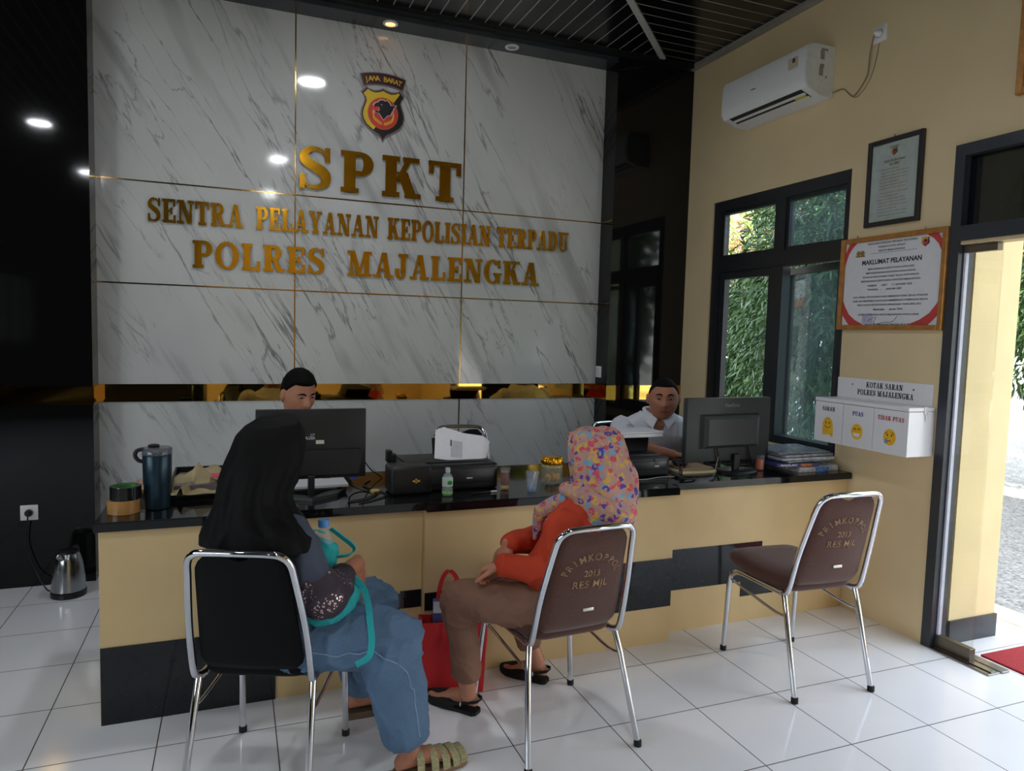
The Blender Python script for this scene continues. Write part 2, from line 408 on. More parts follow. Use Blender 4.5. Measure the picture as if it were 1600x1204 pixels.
# window in the right wall
def frame_window():
    w = structure('window_1')
    f = BM(); x0, x1 = XR+0.012, XR+0.075
    box(f, (x0, WY0, 2.385), (x1, WY1, WZ1)); box(f, (x0, WY1-0.085, WZ0), (x1, WY1, 2.385)); box(f, (x0, WY0, WZ0), (x1, WY0+0.035, 2.385))
    box(f, (x0, WY0+0.035, WZ0), (x1, WY1-0.085, WZ0+0.05)); box(f, (x0, 3.62, WZ0+0.05), (x1, 3.705, 2.385))
    box(f, (x0-0.004, WY0+0.035, 1.962), (x1, WY1-0.085, 2.058))
    obj('frame', f, M_frame, w)
    # transom lights and the closed left casement
    for nm, ya, yb, za, zb, gm, bw in (('transom_sash', 3.705, WY1-0.085, 2.058, 2.385, M_glass, 0.022), ('transom_sash', WY0+0.035, 3.62, 2.058, 2.385, M_dusty, 0.022), ('casement', 3.705, WY1-0.085, WZ0+0.05, 1.962, M_glass, 0.052)):
        s = BM()
        box(s, (x0+0.012, ya, za), (x1-0.008, ya+bw, zb)); box(s, (x0+0.012, yb-bw, za), (x1-0.008, yb, zb))
        box(s, (x0+0.012, ya+bw, za), (x1-0.008, yb-bw, za+bw)); box(s, (x0+0.012, ya+bw, zb-bw), (x1-0.008, yb-bw, zb))
        so = obj(nm, s, M_frame, w)
        obj('pane', box(BM(), (XR+0.04, ya+bw, za+bw), (XR+0.044, yb-bw, zb-bw)), gm, so)
    # right casement, hinged at its right edge and pushed open outwards
    hz = V((XR+0.04, WY0+0.04, 0)); end = V((2.590, 3.665, 0)); u = (end-hz).normalized(); nrm = V((u.y, -u.x, 0)); L = 0.60
    def slab(bm, a, b, z0, z1, t0, t1): return poly(bm, [hz+u*a+nrm*t0+Z*z0, hz+u*b+nrm*t0+Z*z0, hz+u*b+nrm*t0+Z*z1, hz+u*a+nrm*t0+Z*z1], nrm*(t1-t0))
    s = BM(); za, zb, bw = WZ0+0.0, 1.955, 0.04
    slab(s, 0, bw, za, zb, -0.02, 0.02); slab(s, L-bw, L, za, zb, -0.02, 0.02); slab(s, bw, L-bw, za, za+bw, -0.02, 0.02); slab(s, bw, L-bw, zb-bw, zb, -0.02, 0.02)
    so = obj('casement', s, M_frame, w)
    obj('pane', slab(BM(), bw, L-bw, za+bw, zb-bw, -0.002, 0.002), M_dusty, so)
    h = BM(); c = hz+u*(L-0.02)-nrm*0.028+Z*1.42
    tube(h, [c+nrm*0.012, c-nrm*0.02, c-nrm*0.03+Z*-0.05, c-nrm*0.03+Z*-0.13], 0.008)
    obj('handle', h, M_steel, so)
frame_window()
# doorway
door = structure('door_1'); b_ = BM()
box(b_, (XR-0.012, DY1-0.05, 0), (XR+0.095, DY1, DZ)); box(b_, (XR-0.012, DY0, DZ-0.055), (XR+0.095, DY1-0.05, DZ)); box(b_, (XR-0.012, DY0, 0), (XR+0.095, DY0+0.05, DZ-0.055))
box(b_, (XR-0.012, DY0+0.05, 1.985), (XR+0.06, DY1-0.05, 2.055))
obj('door_frame', b_, M_doorframe, door)
obj('transom_pane', box(BM(), (XR+0.03, DY0+0.05, 2.055), (XR+0.036, DY1-0.05, DZ-0.055)), M_darkglass, door)
obj('transom_rail', box(BM(), (XR+0.0, DY0+0.05, 1.968), (XR+0.085, DY1-0.05, 1.985)), mat('bare_wood_strip', (214, 190, 150), 0.6), door)
pl = obj('glass_leaf', box(BM(), (XR+0.03, 2.262, 0.06), (XR+0.042, 2.436, 1.965)), M_doorglass, door)
obj('leaf_edge', box(BM(), (XR+0.026, 2.428, 0.065), (XR+0.046, 2.438, 1.94)), mat('glass_edge', (214, 216, 232), 0.15), door)
obj('bottom_rail', box(BM(), (XR+0.018, 2.258, 0.012), (XR+0.054, 2.437, 0.068), 0.002), mat('patch_metal', (112, 104, 92), 0.35, metal=0.8), door)
obj('patch_fitting', box(BM(), (XR+0.018, 2.275, 1.930), (XR+0.054, 2.437, 1.965), 0.002), MATS['patch_metal'], door)
b_ = BM(); box(b_, (XR-0.02, 2.14, 0.0), (XR+0.055, 2.44, 0.008), 0.002); box(b_, (XR+0.065, 2.135, 0.0), (XR+0.115, 2.48, 0.010), 0.002); box(b_, (XR+0.005, 2.145, 0.008), (XR+0.03, 2.43, 0.013), 0.001)
obj('floor_track', b_, M_steel, door)
# outside: porch paving, pillar, kerb, road, added shade block
structure('porch_floor', box(BM(), (XT+0.02, -1.0, -0.12), (3.15, 2.62, -0.004)), M_tile)
b_ = BM(); box(b_, (XT, 2.455, -0.004), (2.895, 2.86, ZC)); pil = structure('pillar', b_, M_creamout)
obj('plinth', box(BM(), (XT, 2.445, -0.004), (2.905, 2.87, 0.115)), M_doorframe, pil)
structure('kerb', box(BM(), (3.15, -3.0, -0.14), (3.35, 12.0, 0.0)), mat('pale_kerb', (226, 214, 176), 0.8))
structure('road', box(BM(), (3.35, -6.0, -0.30), (30.0, 30.0, -0.10)), mat('grey_gravel_road', (140, 140, 138), 0.9, nz=0.5, scale=45, bump=0.3))
structure('garden_bed', box(BM(), (2.58, 2.88, -0.30), (3.15, 12.0, -0.03)), mat('garden_soil', (96, 84, 66), 0.9, nz=0.3, bump=0.4))
structure('ground', box(BM(), (-30, -30, -0.32), (30, 40, -0.301)), mat('pale_yard', (196, 190, 178), 0.9))
structure('added_shade_block', box(BM(), (XL-0.3, YB-0.5, ZC+0.1), (XT+0.5, 5.4, 7.2)), M_creamout)  # unseen mass over the room, put there to shade the near trees
# ------------------------------------------------------------------ lamps
M_lampface = make_emit('lamp_glow', (246, 249, 255), 50.0)
M_warmglow = make_emit('warm_spot_glow', (255, 176, 90), 1.6)
def led_panel(x, y, lab):
    t = thing('ceiling_lamp', lab, 'lamp', (x, y, ZC), group='round ceiling lamps')
    b = BM(); lathe(b, [(0.118, ZC-0.001), (0.118, ZC-0.012), (0.100, ZC-0.016), (0.100, ZC-0.004)], (x, y, 0), 32); obj('lamp_rim', b, M_white, t, smooth=40)
    b = BM(); lathe(b, [(0.099, ZC-0.006), (0.099, ZC-0.013), (0.05, ZC-0.015)], (x, y, 0), 32); obj('diffuser', b, M_lampface, t, smooth=40)
led_panel(-0.18, 3.45, 'round white ceiling lamp just in front of the marble wall')
led_panel(-0.28, 0.50, 'round white ceiling lamp above the middle of the room')
led_panel(-2.61, 0.60, 'round white ceiling lamp over the left half of the room')
led_panel(-2.61, 3.0, 'round white ceiling lamp added for fill light near the left black wall')  # out-of-view lamp, added as extra room fill
led_panel(-0.28, -1.9, 'round white ceiling lamp over the rear of the room')
led_panel(-2.61, -1.9, 'round white ceiling lamp added for fill light in the rear left of the room')  # another unseen lamp added to brighten the room
def downlight(x, y, lab, lit):
    t = thing('downlight', lab, 'lamp', (x, y, ZN), group='downlights in the soffit over the marble wall')
    b = BM(); lathe(b, [(0.048, ZN-0.0005), (0.048, ZN-0.007), (0.034, ZN-0.010), (0.030, ZN-0.003)], (x, y, 0), 32); obj('lamp_rim', b, M_white, t, smooth=40)
    b = BM(); lathe(b, [(0.029, ZN-0.001), (0.029, ZN-0.006), (0.015, ZN-0.009)], (x, y, 0), 24); obj('bulb', b, M_warmglow if lit else mat('dull_bulb', (150, 148, 142), 0.3), t, smooth=40)
downlight(0.159, 4.703, 'recessed downlight with an orange glow above the crest', True)
downlight(0.997, 4.717, 'unlit recessed downlight above the right marble column', False)

# ------------------------------------------------------------------ slab-serif lettering (own stroke glyphs)
SW, TW, SH = 0.255, 0.120, 0.118     # stem, thin stroke, serif height  (cap height 1)
def bar(x0, y0, x1, y1): return [[(x0, y0), (x0, y1)], [(x1, y0), (x1, y1)]]
def slant(xb, xt, w, y0=0.0, y1=1.0): return [[(xb, y0), (xb+w, y0)], [(xt, y1), (xt+w, y1)]]
def arc(cx, cy, ro, so, ri, si, a0, a1, k=16, dx=0.0):
    out = []
    for i in range(k+1):
        a = math.radians(a0+(a1-a0)*i/k); out.append([(cx+ro*math.cos(a), cy+so*math.sin(a)), (cx+dx+ri*math.cos(a), cy+si*math.sin(a))])
    return out
def stem(cx, top=True, bot=True, w=SW, sw=0.40):
    s = [bar(cx-w/2, 0, cx+w/2, 1)]
    if top: s.append(bar(cx-sw/2, 1-SH, cx+sw/2, 1))
    if bot: s.append(bar(cx-sw/2, 0, cx+sw/2, SH))
    return s
def glyph(ch):
    """(advance width, strips) ; a strip is a list of point pairs"""
    if ch == 'I': return 0.46, stem(0.23)
    if ch == 'L': return 0.74, stem(0.22)+[bar(0.2, 0, 0.72, SH), bar(0.60, 0, 0.72, 0.36)]
    if ch == 'E': return 0.76, stem(0.22)+[bar(0.2, 0, 0.74, SH), bar(0.62, 0, 0.74, 0.33), bar(0.2, 1-SH, 0.72, 1), bar(0.60, 0.70, 0.72, 1), bar(0.2, 0.455, 0.55, 0.555), bar(0.46, 0.36, 0.56, 0.65)]
    if ch == 'T': return 0.82, stem(0.41, top=False, sw=0.44)+[bar(0.02, 1-SH, 0.80, 1), bar(0.02, 0.68, 0.13, 1), bar(0.69, 0.68, 0.80, 1)]
    if ch == 'P': return 0.76, stem(0.22)+[bar(0.2, 1-SH, 0.46, 1), bar(0.2, 0.42, 0.46, 0.42+TW), arc(0.45, 0.71, 0.30, 0.29, 0.075, 0.185, -90, 90)]
    if ch == 'R': return 0.88, stem(0.22)+[bar(0.2, 1-SH, 0.46, 1), bar(0.2, 0.44, 0.46, 0.44+TW), arc(0.45, 0.72, 0.29, 0.28, 0.07, 0.175, -90, 90), slant(0.58, 0.36, 0.22, 0.0, 0.5), bar(0.56, 0, 0.88, SH)]
    if ch == 'D': return 0.86, stem(0.22)+[bar(0.2, 1-SH, 0.42, 1), bar(0.2, 0, 0.42, SH), arc(0.40, 0.5, 0.44, 0.5, 0.20, 0.395, -90, 90)]
    if ch == 'O': return 0.92, [arc(0.46, 0.5, 0.45, 0.52, 0.22, 0.415, 0, 360, 40)]
    if ch == 'G': return 0.92, [arc(0.46, 0.5, 0.45, 0.52, 0.22, 0.415, 40, 325, 34), bar(0.62, 0.02, 0.82, 0.46), bar(0.50, 0.36, 0.92, 0.46), bar(0.74, 0.66, 0.84, 1.0)]
    if ch == 'U': return 0.88, [bar(0.12, 0.3, 0.345, 1), bar(0.0, 1-SH, 0.46, 1), bar(0.64, 0.3, 0.75, 1), bar(0.54, 1-SH, 0.86, 1), arc(0.435, 0.32, 0.315, 0.34, 0.20, 0.235, 180, 360, 18, dx=0.0)]
    if ch == 'J': return 0.62, [bar(0.27, 0.26, 0.50, 1), bar(0.16, 1-SH, 0.62, 1), arc(0.25, 0.26, 0.25, 0.28, 0.055, 0.185, 180, 360, 16), bar(0.0, 0.2, 0.2, 0.40)]
    if ch == 'A': return 0.92, [slant(0.11, 0.38, 0.10), slant(0.57, 0.37, 0.235), bar(0.22, 0.28, 0.66, 0.37), bar(0.0, 0, 0.33, SH), bar(0.50, 0, 0.92, SH)]
    if ch == 'N': return 0.92, [bar(0.12, 0, 0.23, 1), bar(0.70, 0, 0.81, 1), slant(0.56, 0.12, 0.25), bar(0.0, 0, 0.36, SH), bar(0.0, 1-SH, 0.32, 1), bar(0.58, 1-SH, 0.92, 1)]
    if ch == 'M': return 1.10, [bar(0.13, 0, 0.24, 1), bar(0.75, 0, 0.98, 1), slant(0.45, 0.13, 0.21), slant(0.47, 0.74, 0.10), bar(0.0, 0, 0.37, SH), bar(0.0, 1-SH, 0.3, 1), bar(0.64, 0, 1.10, SH), bar(0.80, 1-SH, 1.10, 1)]
    if ch == 'K': return 0.92, stem(0.22)+[slant(0.30, 0.60, 0.13, 0.38, 1.0), slant(0.58, 0.36, 0.25, 0.0, 0.62), bar(0.54, 0, 0.92, SH), bar(0.50, 1-SH, 0.88, 1)]
    if ch == 'Y': return 0.88, [bar(0.33, 0, 0.56, 0.48), bar(0.22, 0, 0.67, SH), slant(0.33, 0.07, 0.235, 0.42, 1.0), slant(0.44, 0.68, 0.11, 0.42, 1.0), bar(0.0, 1-SH, 0.40, 1), bar(0.55, 1-SH, 0.88, 1)]
    if ch == 'S':
        pts = [(0.60, 0.72), (0.55, 0.88), (0.40, 0.955), (0.24, 0.93), (0.13, 0.80), (0.16, 0.66), (0.32, 0.55), (0.46, 0.47), (0.57, 0.36), (0.585, 0.20), (0.48, 0.08), (0.32, 0.045), (0.17, 0.10), (0.09, 0.27)]
        wd = [0.05, 0.06, 0.085, 0.12, 0.19, 0.22, 0.23, 0.24, 0.23, 0.20, 0.13, 0.085, 0.06, 0.05]
        P = [V((x, y, 0)) for x, y in pts]; P = crom(P, 4); W = resamp(wd, 4); st = []
        for i in range(len(P)):
            t = (P[min(i+1, len(P)-1)]-P[max(i-1, 0)]).normalized(); q = V((-t.y, t.x, 0))*W[i]/2
            st.append([tuple((P[i]+q)[:2]), tuple((P[i]-q)[:2])])
        return 0.72, [st, bar(0.57, 0.66, 0.68, 1.0), bar(0.03, 0.0, 0.14, 0.34)]
    raise KeyError(ch)
def add_glyph(bm, ch, org, ux, uz, w, h, depth):
    """glyph with lower left corner org, squeezed to width w, height h, standing out by depth along -(ux x uz)... toward the viewer"""
    adv, strips = glyph(ch); org, ux, uz = V(org), V(ux), V(uz); nrm = ux.cross(uz)
    for i, st in enumerate(strips):
        d = depth-0.0004*i*min(1, depth/0.01)
        def P(p, q): return bm.verts.new(org+ux*(p[0]/adv*w)+uz*(p[1]*h)+nrm*q)
        F = [[P(p, d) for p in pr] for pr in st]; B = [[P(p, 0) for p in pr] for pr in st]
        for a in range(len(st)-1):
            bm.faces.new((F[a][0], F[a+1][0], F[a+1][1], F[a][1])); bm.faces.new((B[a][0], B[a][1], B[a+1][1], B[a+1][0]))
            bm.faces.new((F[a][0], B[a][0], B[a+1][0], F[a+1][0])); bm.faces.new((F[a][1], F[a+1][1], B[a+1][1], B[a][1]))
        for e in (0, -1): bm.faces.new((F[e][0], F[e][1], B[e][1], B[e][0]))
def slab_text(bm, txt, org, ux, uz, width, h, depth, gap=0.08):
    adv = [0.4 if c == ' ' else glyph(c)[0] for c in txt]; k = width/(sum(adv)+gap*(len(txt)-1)); x = 0
    for c, a in zip(txt, adv):
        if c != ' ': add_glyph(bm, c, V(org)+V(ux)*x, ux, uz, a*k, h, depth)
        x += (a+gap)*k
ORD = ['first', 'second', 'third', 'fourth', 'fifth', 'sixth']
def wall_word(word, x0, x1, z, h, depth, size, group, gap):
    adv = [glyph(c)[0] for c in word]; k = (x1-x0)/(sum(adv)+gap*(len(word)-1)); x = x0; seen = {}
    for c, a in zip(word, adv):
        b = BM(); add_glyph(b, c, (x, YM-0.004, z), X, Z, a*k, h, depth)
        pin = V((x+a*k/2, YM, z))
        seen[c] = seen.get(c, 0)+1
        which = '' if word.count(c) == 1 else (ORD[seen[c]-1]+' ')
        o = obj('wall_letter', b, M_gold, loc=pin)
        o.data.transform(Matrix.Translation((0, 0.004, 0)))
        tag(o, '%s gold letter %s, the %s%s of the word %s on the marble wall' % (size, c, which, c, word), 'letter', group)
        x += (a+gap)*k
wall_word('SPKT', -0.393, 0.686, 2.375, 0.264, 0.020, 'tall', 'gold letters of the top line', 0.17)
for w, a, b2 in (('SENTRA', -1.249, -0.719), ('PELAYANAN', -0.644, 0.120), ('KEPOLISIAN', 0.179, 0.909), ('TERPADU', 0.957, 1.515)):
    wall_word(w, a, b2, 2.096, 0.140, 0.014, 'small', 'gold letters of the middle line', 0.055)
for w, a, b2 in (('POLRES', -1.009, -0.224), ('MAJALENGKA', -0.081, 1.287)):
    wall_word(w, a, b2, 1.838, 0.165, 0.014, 'medium', 'gold letters of the bottom line', 0.08)

# ------------------------------------------------------------------ crest on the marble
C_maroon = mat('crest_maroon', (62, 26, 34), 0.4); C_yellow = mat('crest_yellow', (226, 190, 40), 0.4); C_black = mat('crest_black', (22, 20, 22), 0.4)
C_red = mat('crest_red', (206, 62, 58), 0.4); C_grey = mat('crest_grey', (132, 120, 122), 0.4); C_pale = mat('crest_pale', (220, 200, 200), 0.5)
SHIELD_R = [(0, 0.0), (0.06, 0.065), (0.2, 0.125), (0.5, 0.19), (0.78, 0.28), (0.93, 0.38), (0.985, 0.48), (0.95, 0.58), (0.86, 0.68), (0.80, 0.76), (0.84, 0.83), (0.97, 0.90), (0.88, 0.94), (0.76, 1.0), (0.62, 0.965), (0.40, 0.945), (0.18, 0.965), (0, 1.0)]
SHIELD = SHIELD_R+[(-x, y) for x, y in SHIELD_R[-2:0:-1]]
PANTHER = [(-0.42, 0.66), (-0.36, 0.71), (-0.22, 0.74), (-0.12, 0.785), (0.02, 0.79), (0.10, 0.775), (0.20, 0.79), (0.30, 0.75), (0.36, 0.70), (0.62, 0.715), (0.50, 0.66), (0.46, 0.60), (0.40, 0.56), (0.36, 0.51), (0.24, 0.50), (0.14, 0.46), (0.05, 0.40), (-0.06, 0.46), (-0.18, 0.53), (-0.36, 0.525), (-0.34, 0.565), (-0.20, 0.555), (-0.14, 0.60), (-0.18, 0.65), (-0.28, 0.655), (-0.34, 0.635)]
def clip_half(pts, a, b, c):
    out = []
    for i in range(len(pts)):
        p, q = pts[i], pts[(i+1) % len(pts)]; dp, dq = a*p[0]+b*p[1]-c, a*q[0]+b*q[1]-c
        if dp >= 0: out.append(p)
        if dp*dq < 0: t = dp/(dp-dq); out.append((p[0]+(q[0]-p[0])*t, p[1]+(q[1]-p[1])*t))
    return out
def make_crest(parent, org, ux, uz, hw, h, d, simple=False):
    """crest standing on a surface; org = bottom tip, nrm toward the viewer"""
    org, ux, uz = V(org), V(ux), V(uz); nr = ux.cross(uz)
    def P(p, q=0.0, s=1.0): return org+ux*p[0]*hw*s+uz*((p[1]-0.5)*s+0.5)*h+nr*q
    def plate(name, pts, q0, q1, m, s=1.0, par=parent):
        return obj(name, poly(BM(), [P(p, q0, s) for p in pts], nr*(q1-q0)), m, par)
    back = plate('back_plate', SHIELD, 0, d*0.7, C_grey, 1.10)
    rim = plate('rim', SHIELD, d*0.7, d*0.85, C_maroon, 1.04)
    plate('yellow_field', clip_half(SHIELD, -0.62, 1.0, 0.46), d*0.85, d, C_yellow, 0.98)
    plate('black_field', clip_half(SHIELD, 0.62, -1.0, -0.46), d*0.85, d*0.98, C_black, 0.98)
    ci = [(0.70*math.cos(a*math.pi/18), 0.53+0.70*hw/h*math.sin(a*math.pi/18)*1.02) for a in range(36)]
    plate('red_disc_rim', [((x)*1.06, 0.53+(y-0.53)*1.06) for x, y in ci], d, d*1.1, mat('crest_orange', (196, 96, 30), 0.4))
    plate('red_disc', ci, d*1.1, d*1.2, C_red)
    head = [(x*1.05-0.02, y*1.0+0.005) for x, y in PANTHER]
    plate('head_outline', [((x-0.02)*1.10+0.02, 0.60+(y-0.60)*1.10) for x, y in head], d*1.2, d*1.25, C_pale)
    plate('panther_head', head, d*1.25, d*1.35, C_black)
    if simple: return
    plate('eye', [(-0.13, 0.70), (-0.05, 0.715), (-0.06, 0.69)], d*1.35, d*1.4, C_pale)
    b = BM()
    for pts in ([(-0.50, 0.55), (-0.46, 0.42), (-0.36, 0.37), (-0.28, 0.36)], [(0.52, 0.53), (0.48, 0.42), (0.38, 0.36), (0.30, 0.35)], [(-0.27, 0.345), (-0.14, 0.315), (-0.06, 0.305)], [(0.28, 0.335), (0.15, 0.31), (0.05, 0.30)]):
        for k in (0.0, 0.035):
            tube(b, crom([P((x*(1-k), y+k), d*1.2) for x, y in pts], 4), h*0.011, 6)
    obj('rice_sprigs', b, C_yellow, parent)
def arc_banner(parent, c, r0, r1, half, ux, uz, q0, q1, m, name):
    c, ux, uz = V(c), V(ux), V(uz); nr = ux.cross(uz); k = 20; pts = []
    A = [math.radians(90+half-2*half*i/k) for i in range(k+1)]
    pts = [c+ux*r1*math.cos(a)+uz*r1*math.sin(a)+nr*q0 for a in A]+[c+ux*r0*math.cos(a)+uz*r0*math.sin(a)+nr*q0 for a in reversed(A)]
    return obj(name, poly(BM(), pts, nr*(q1-q0)), m, parent)
def arc_text(bm, txt, c, r, size, ux, uz, q, bold, step):
    c, ux, uz = V(c), V(ux), V(uz); nr = ux.cross(uz); n = len(txt)
    for i, ch in enumerate(txt):
        a = math.radians(90+step*(n-1)/2-step*i); u = ux*math.sin(a)-uz*math.cos(a); w = ux*math.cos(a)+uz*math.sin(a)
        if ch != ' ': add_text(bm, ch, size, c+w*r+nr*q, u, w, bold=bold)
crest = thing('wall_crest', 'coloured shield crest with a panther head above the gold lettering', 'crest', (0.139, YM, 2.73))
make_crest(crest, (0.139, YM, 2.735), X, Z, 0.135, 0.315, 0.016)
arc_banner(crest, (0.139, YM, 2.655), 0.428, 0.508, 17.5, X, Z, 0, 0.010, C_grey, 'banner_backing')
arc_banner(crest, (0.139, YM, 2.655), 0.434, 0.502, 16.8, X, Z, 0.010, 0.015, C_maroon, 'banner')
b_ = BM(); arc_text(b_, 'JAWA BARAT', (0.139, YM, 2.655), 0.451, 0.046, X, Z, 0.0156, 0.0004, 3.0)
obj('banner_lettering', b_, C_yellow, crest)
# ------------------------------------------------------------------ reception counter
M_ccream = mat('counter_cream_laminate', (216, 188, 138), 0.42, nz=0.03, scale=6)
M_cblack = mat('counter_black_glass', (26, 30, 33), 0.06, nz=0.1)
def counter_unit(lab, x0, x1, yf, blocks, left_end=False):
    t = thing('reception_counter', lab, 'counter', ((x0+x1)/2, yf, 0), group=None)
    b = BM(); box(b, (x0, yf, 0), (x1, yf+0.05, 0.735)); 
    if left_end: box(b, (x0, yf+0.05, 0), (x0+0.04, 3.56, 0.735))
    obj('front_panel', b, M_ccream, t)
    for bl in blocks:
        xa, xb, za, zb = bl
        obj('black_inlay', box(BM(), (xa, yf-0.004, za), (xb, yf+0.002, zb)), M_cblack, t)
    b = BM(); box(b, (x0+0.05, yf+0.05, 0.60), (x1-0.02, yf+0.30, 0.62)); obj('inner_shelf', b, M_ccream, t)
counter_unit('cream counter section with a black base block at the left end', -1.233, -0.024, 2.95, [(-1.233, -0.62, 0.0, 0.295), (-0.62, -0.12, 0.305, 0.378), (-0.118, -0.026, 0.312, 0.388)], True)
counter_unit('cream middle counter section jutting forward behind the seated woman in orange', -0.022, 1.222, 2.915, [(-0.02, 0.74, 0.305, 0.381), (0.742, 1.22, 0.180, 0.418)])
counter_unit('cream right counter section with stepped black blocks against the window wall', 1.224, XR-0.004, 3.005, [(1.226, 1.848, 0.216, 0.425), (1.72, 2.10, 0.136, 0.214)])
wt = BM(); zt0, zt1 = 0.737, 0.772
outl = [(-1.245, 2.922), (-0.022, 2.922), (-0.022, 2.888), (1.232, 2.888), (1.232, 2.975), (XR-0.004, 2.975), (XR-0.004, 3.62), (-1.245, 3.62)]
poly(wt, [(x, y, zt0) for x, y in outl], (0, 0, zt1-zt0))
bmesh.ops.bevel(wt, geom=[e for e in wt.edges if abs(e.verts[0].co.z-e.verts[1].co.z) < 1e-6 and e.verts[0].co.z > zt1-1e-4], offset=0.004, segments=2, affect='EDGES')
M_ctop = mat('black_granite_worktop', (18, 19, 21), 0.06, nz=0.5, scale=180)
tag(obj('worktop', wt, M_ctop, loc=(0.6, 3.25, zt0)), 'long black polished granite worktop on the cream counter', 'worktop')
ZT = zt1+0.0005

# ------------------------------------------------------------------ chrome banquet chairs
F_black = mat('black_vinyl', (6, 6, 7), 0.65, nz=0.1, bump=0.05, spec=0.2)
F_brown = mat('brown_fabric', (78, 45, 34), 0.8, nz=0.12, scale=120, bump=0.15, sheen=0.2)
M_stencil = mat('faded_stencil_paint', (150, 118, 88), 0.8, nz=0.4, scale=60)
def back_pt(u, v, off=0.0):
    """chair back: u -1..1 across, v 0..1 up; returns the rear surface point moved out by off"""
    hw = 0.164-0.030*v
    if v > 0.86: hw *= math.sqrt(max(0.0, 1-((v-0.86)/0.14)**2*0.42))
    if v < 0.12: hw *= math.sqrt(max(0.0, 1-((0.12-v)/0.12)**2*0.35))
    x = u*hw; z = 0.452+0.395*v
    if v > 0.8: z -= 0.018*(v-0.8)/0.2*math.exp(-(u/0.35)**2)
    y = -0.196-0.115*v-0.022*(1-u*u)*math.sin(math.pi*min(1, v*0.9+0.1))
    return V((x, y-off, z))
def chair(lab, loc, rz, fabric, stencil=False, group=None, sc=1.0, splay=0.0):
    t = thing('banquet_chair', lab, 'chair', loc, rz, 'chrome-framed banquet chairs'); t.scale = (sc,)*3
    # seat cushion
    b = BM(); rg = []
    for z, s in ((0.412, 0.86), (0.416, 0.95), (0.426, 0.99), (0.440, 1.0), (0.456, 0.985), (0.468, 0.94), (0.476, 0.82), (0.479, 0.55)):
        r = []
        for i in range(48):
            a = 2*math.pi*i/48; c, q = math.cos(a), math.sin(a); e = 0.32
            x = 0.196*s*math.copysign(abs(c)**e, c); y = 0.215*s*math.copysign(abs(q)**e, q)
            r.append(V((x*(1.0 if y > 0 else 1-0.10*(-y/0.215)), 0.03+y, z+0.012*max(0, y/0.215)+(0.004 if s < 0.9 else 0))))
        rg.append(r)
    rings(b, rg); obj('seat', b, fabric, t, local=True, smooth=60)
    # padded backrest
    b = BM(); nu, nv = 20, 18; g = []
    for side, th in ((0, 0.0), (1, -0.030)):
        rows = []
        for j in range(nv+1):
            row = []
            for i in range(nu+1):
                u, v = -1+2*i/nu, j/nv; e = max(abs(u), abs(2*v-1)); k = 1-max(0, (e-0.8)/0.2)**2
                p = back_pt(u, v); off = (0.006*k) if side == 0 else (-0.012-0.026*k)
                row.append(b.verts.new(p+V((0, -off, 0))))
            rows.append(row)
        g.append(rows)
    for rows in g:
        for j in range(nv):
            for i in range(nu): b.faces.new((rows[j][i], rows[j][i+1], rows[j+1][i+1], rows[j+1][i]))
    A, Bk = g
    loop = [(0, i) for i in range(nu)]+[(j, nu) for j in range(nv)]+[(nv, i) for i in range(nu, 0, -1)]+[(j, 0) for j in range(nv, 0, -1)]
    for k in range(len(loop)):
        j0, i0 = loop[k]; j1, i1 = loop[(k+1) % len(loop)]
        b.faces.new((A[j0][i0], A[j1][i1], Bk[j1][i1], Bk[j0][i0]))
    br = obj('backrest', b, fabric, t, local=True, smooth=60)
    # chrome tubing
    b = BM()
    half = [(-0.172, -0.150, 0.412), (-0.181, -0.182, 0.418), (-0.184, -0.206, 0.448), (-0.178, -0.245, 0.60), (-0.160, -0.292, 0.765), (-0.150, -0.312, 0.825), (-0.127, -0.326, 0.852), (-0.092, -0.333, 0.860)]
    path = half+[(0, -0.338, 0.862)]+[(-x, y, z) for x, y, z in reversed(half)]
    tube(b, crom(path, 5), 0.0115, 12); obj('back_frame', b, M_chrome, t, local=True, smooth=60)
    for s in (-1, 1):
        sp = splay*s
        b = BM(); tube(b, crom([(s*0.178, -0.165, 0.408), (s*0.182, 0.02, 0.406), (s*0.185, 0.125, 0.402), (s*0.188+sp*0.2, 0.172, 0.380), (s*0.190+sp*0.3, 0.192, 0.33), (s*0.193+sp, 0.210, 0.012)], 6), 0.0115, 12)
        lg = obj('leg', b, M_chrome, t, local=True, smooth=60)
        b = BM(); lathe(b, [(0.010, 0.001), (0.0145, 0.002), (0.0145, 0.022), (0.012, 0.025)], (s*0.193+sp, 0.210, 0), 14); obj('rubber_foot', b, M_rubber, lg, local=True, smooth=50)
        b = BM(); tube(b, [(s*0.181, -0.176, 0.410), (s*0.184+sp*0.3, -0.200, 0.33), (s*0.193+sp, -0.287, 0.012)], 0.0115, 12)
        lg = obj('leg', b, M_chrome, t, local=True, smooth=60)
        b = BM(); lathe(b, [(0.010, 0.001), (0.0145, 0.002), (0.0145, 0.022), (0.012, 0.025)], (s*0.193+sp, -0.287, 0), 14); obj('rubber_foot', b, M_rubber, lg, local=True, smooth=50)
        b = BM(); tube(b, crom([(s*0.187, 0.188, 0.352), (s*0.186, 0.03, 0.335), (s*0.186, -0.13, 0.320), (s*0.186+sp*0.3, -0.200, 0.325)], 4), 0.006, 8); obj('stretcher', b, M_chrome, t, local=True, smooth=60)
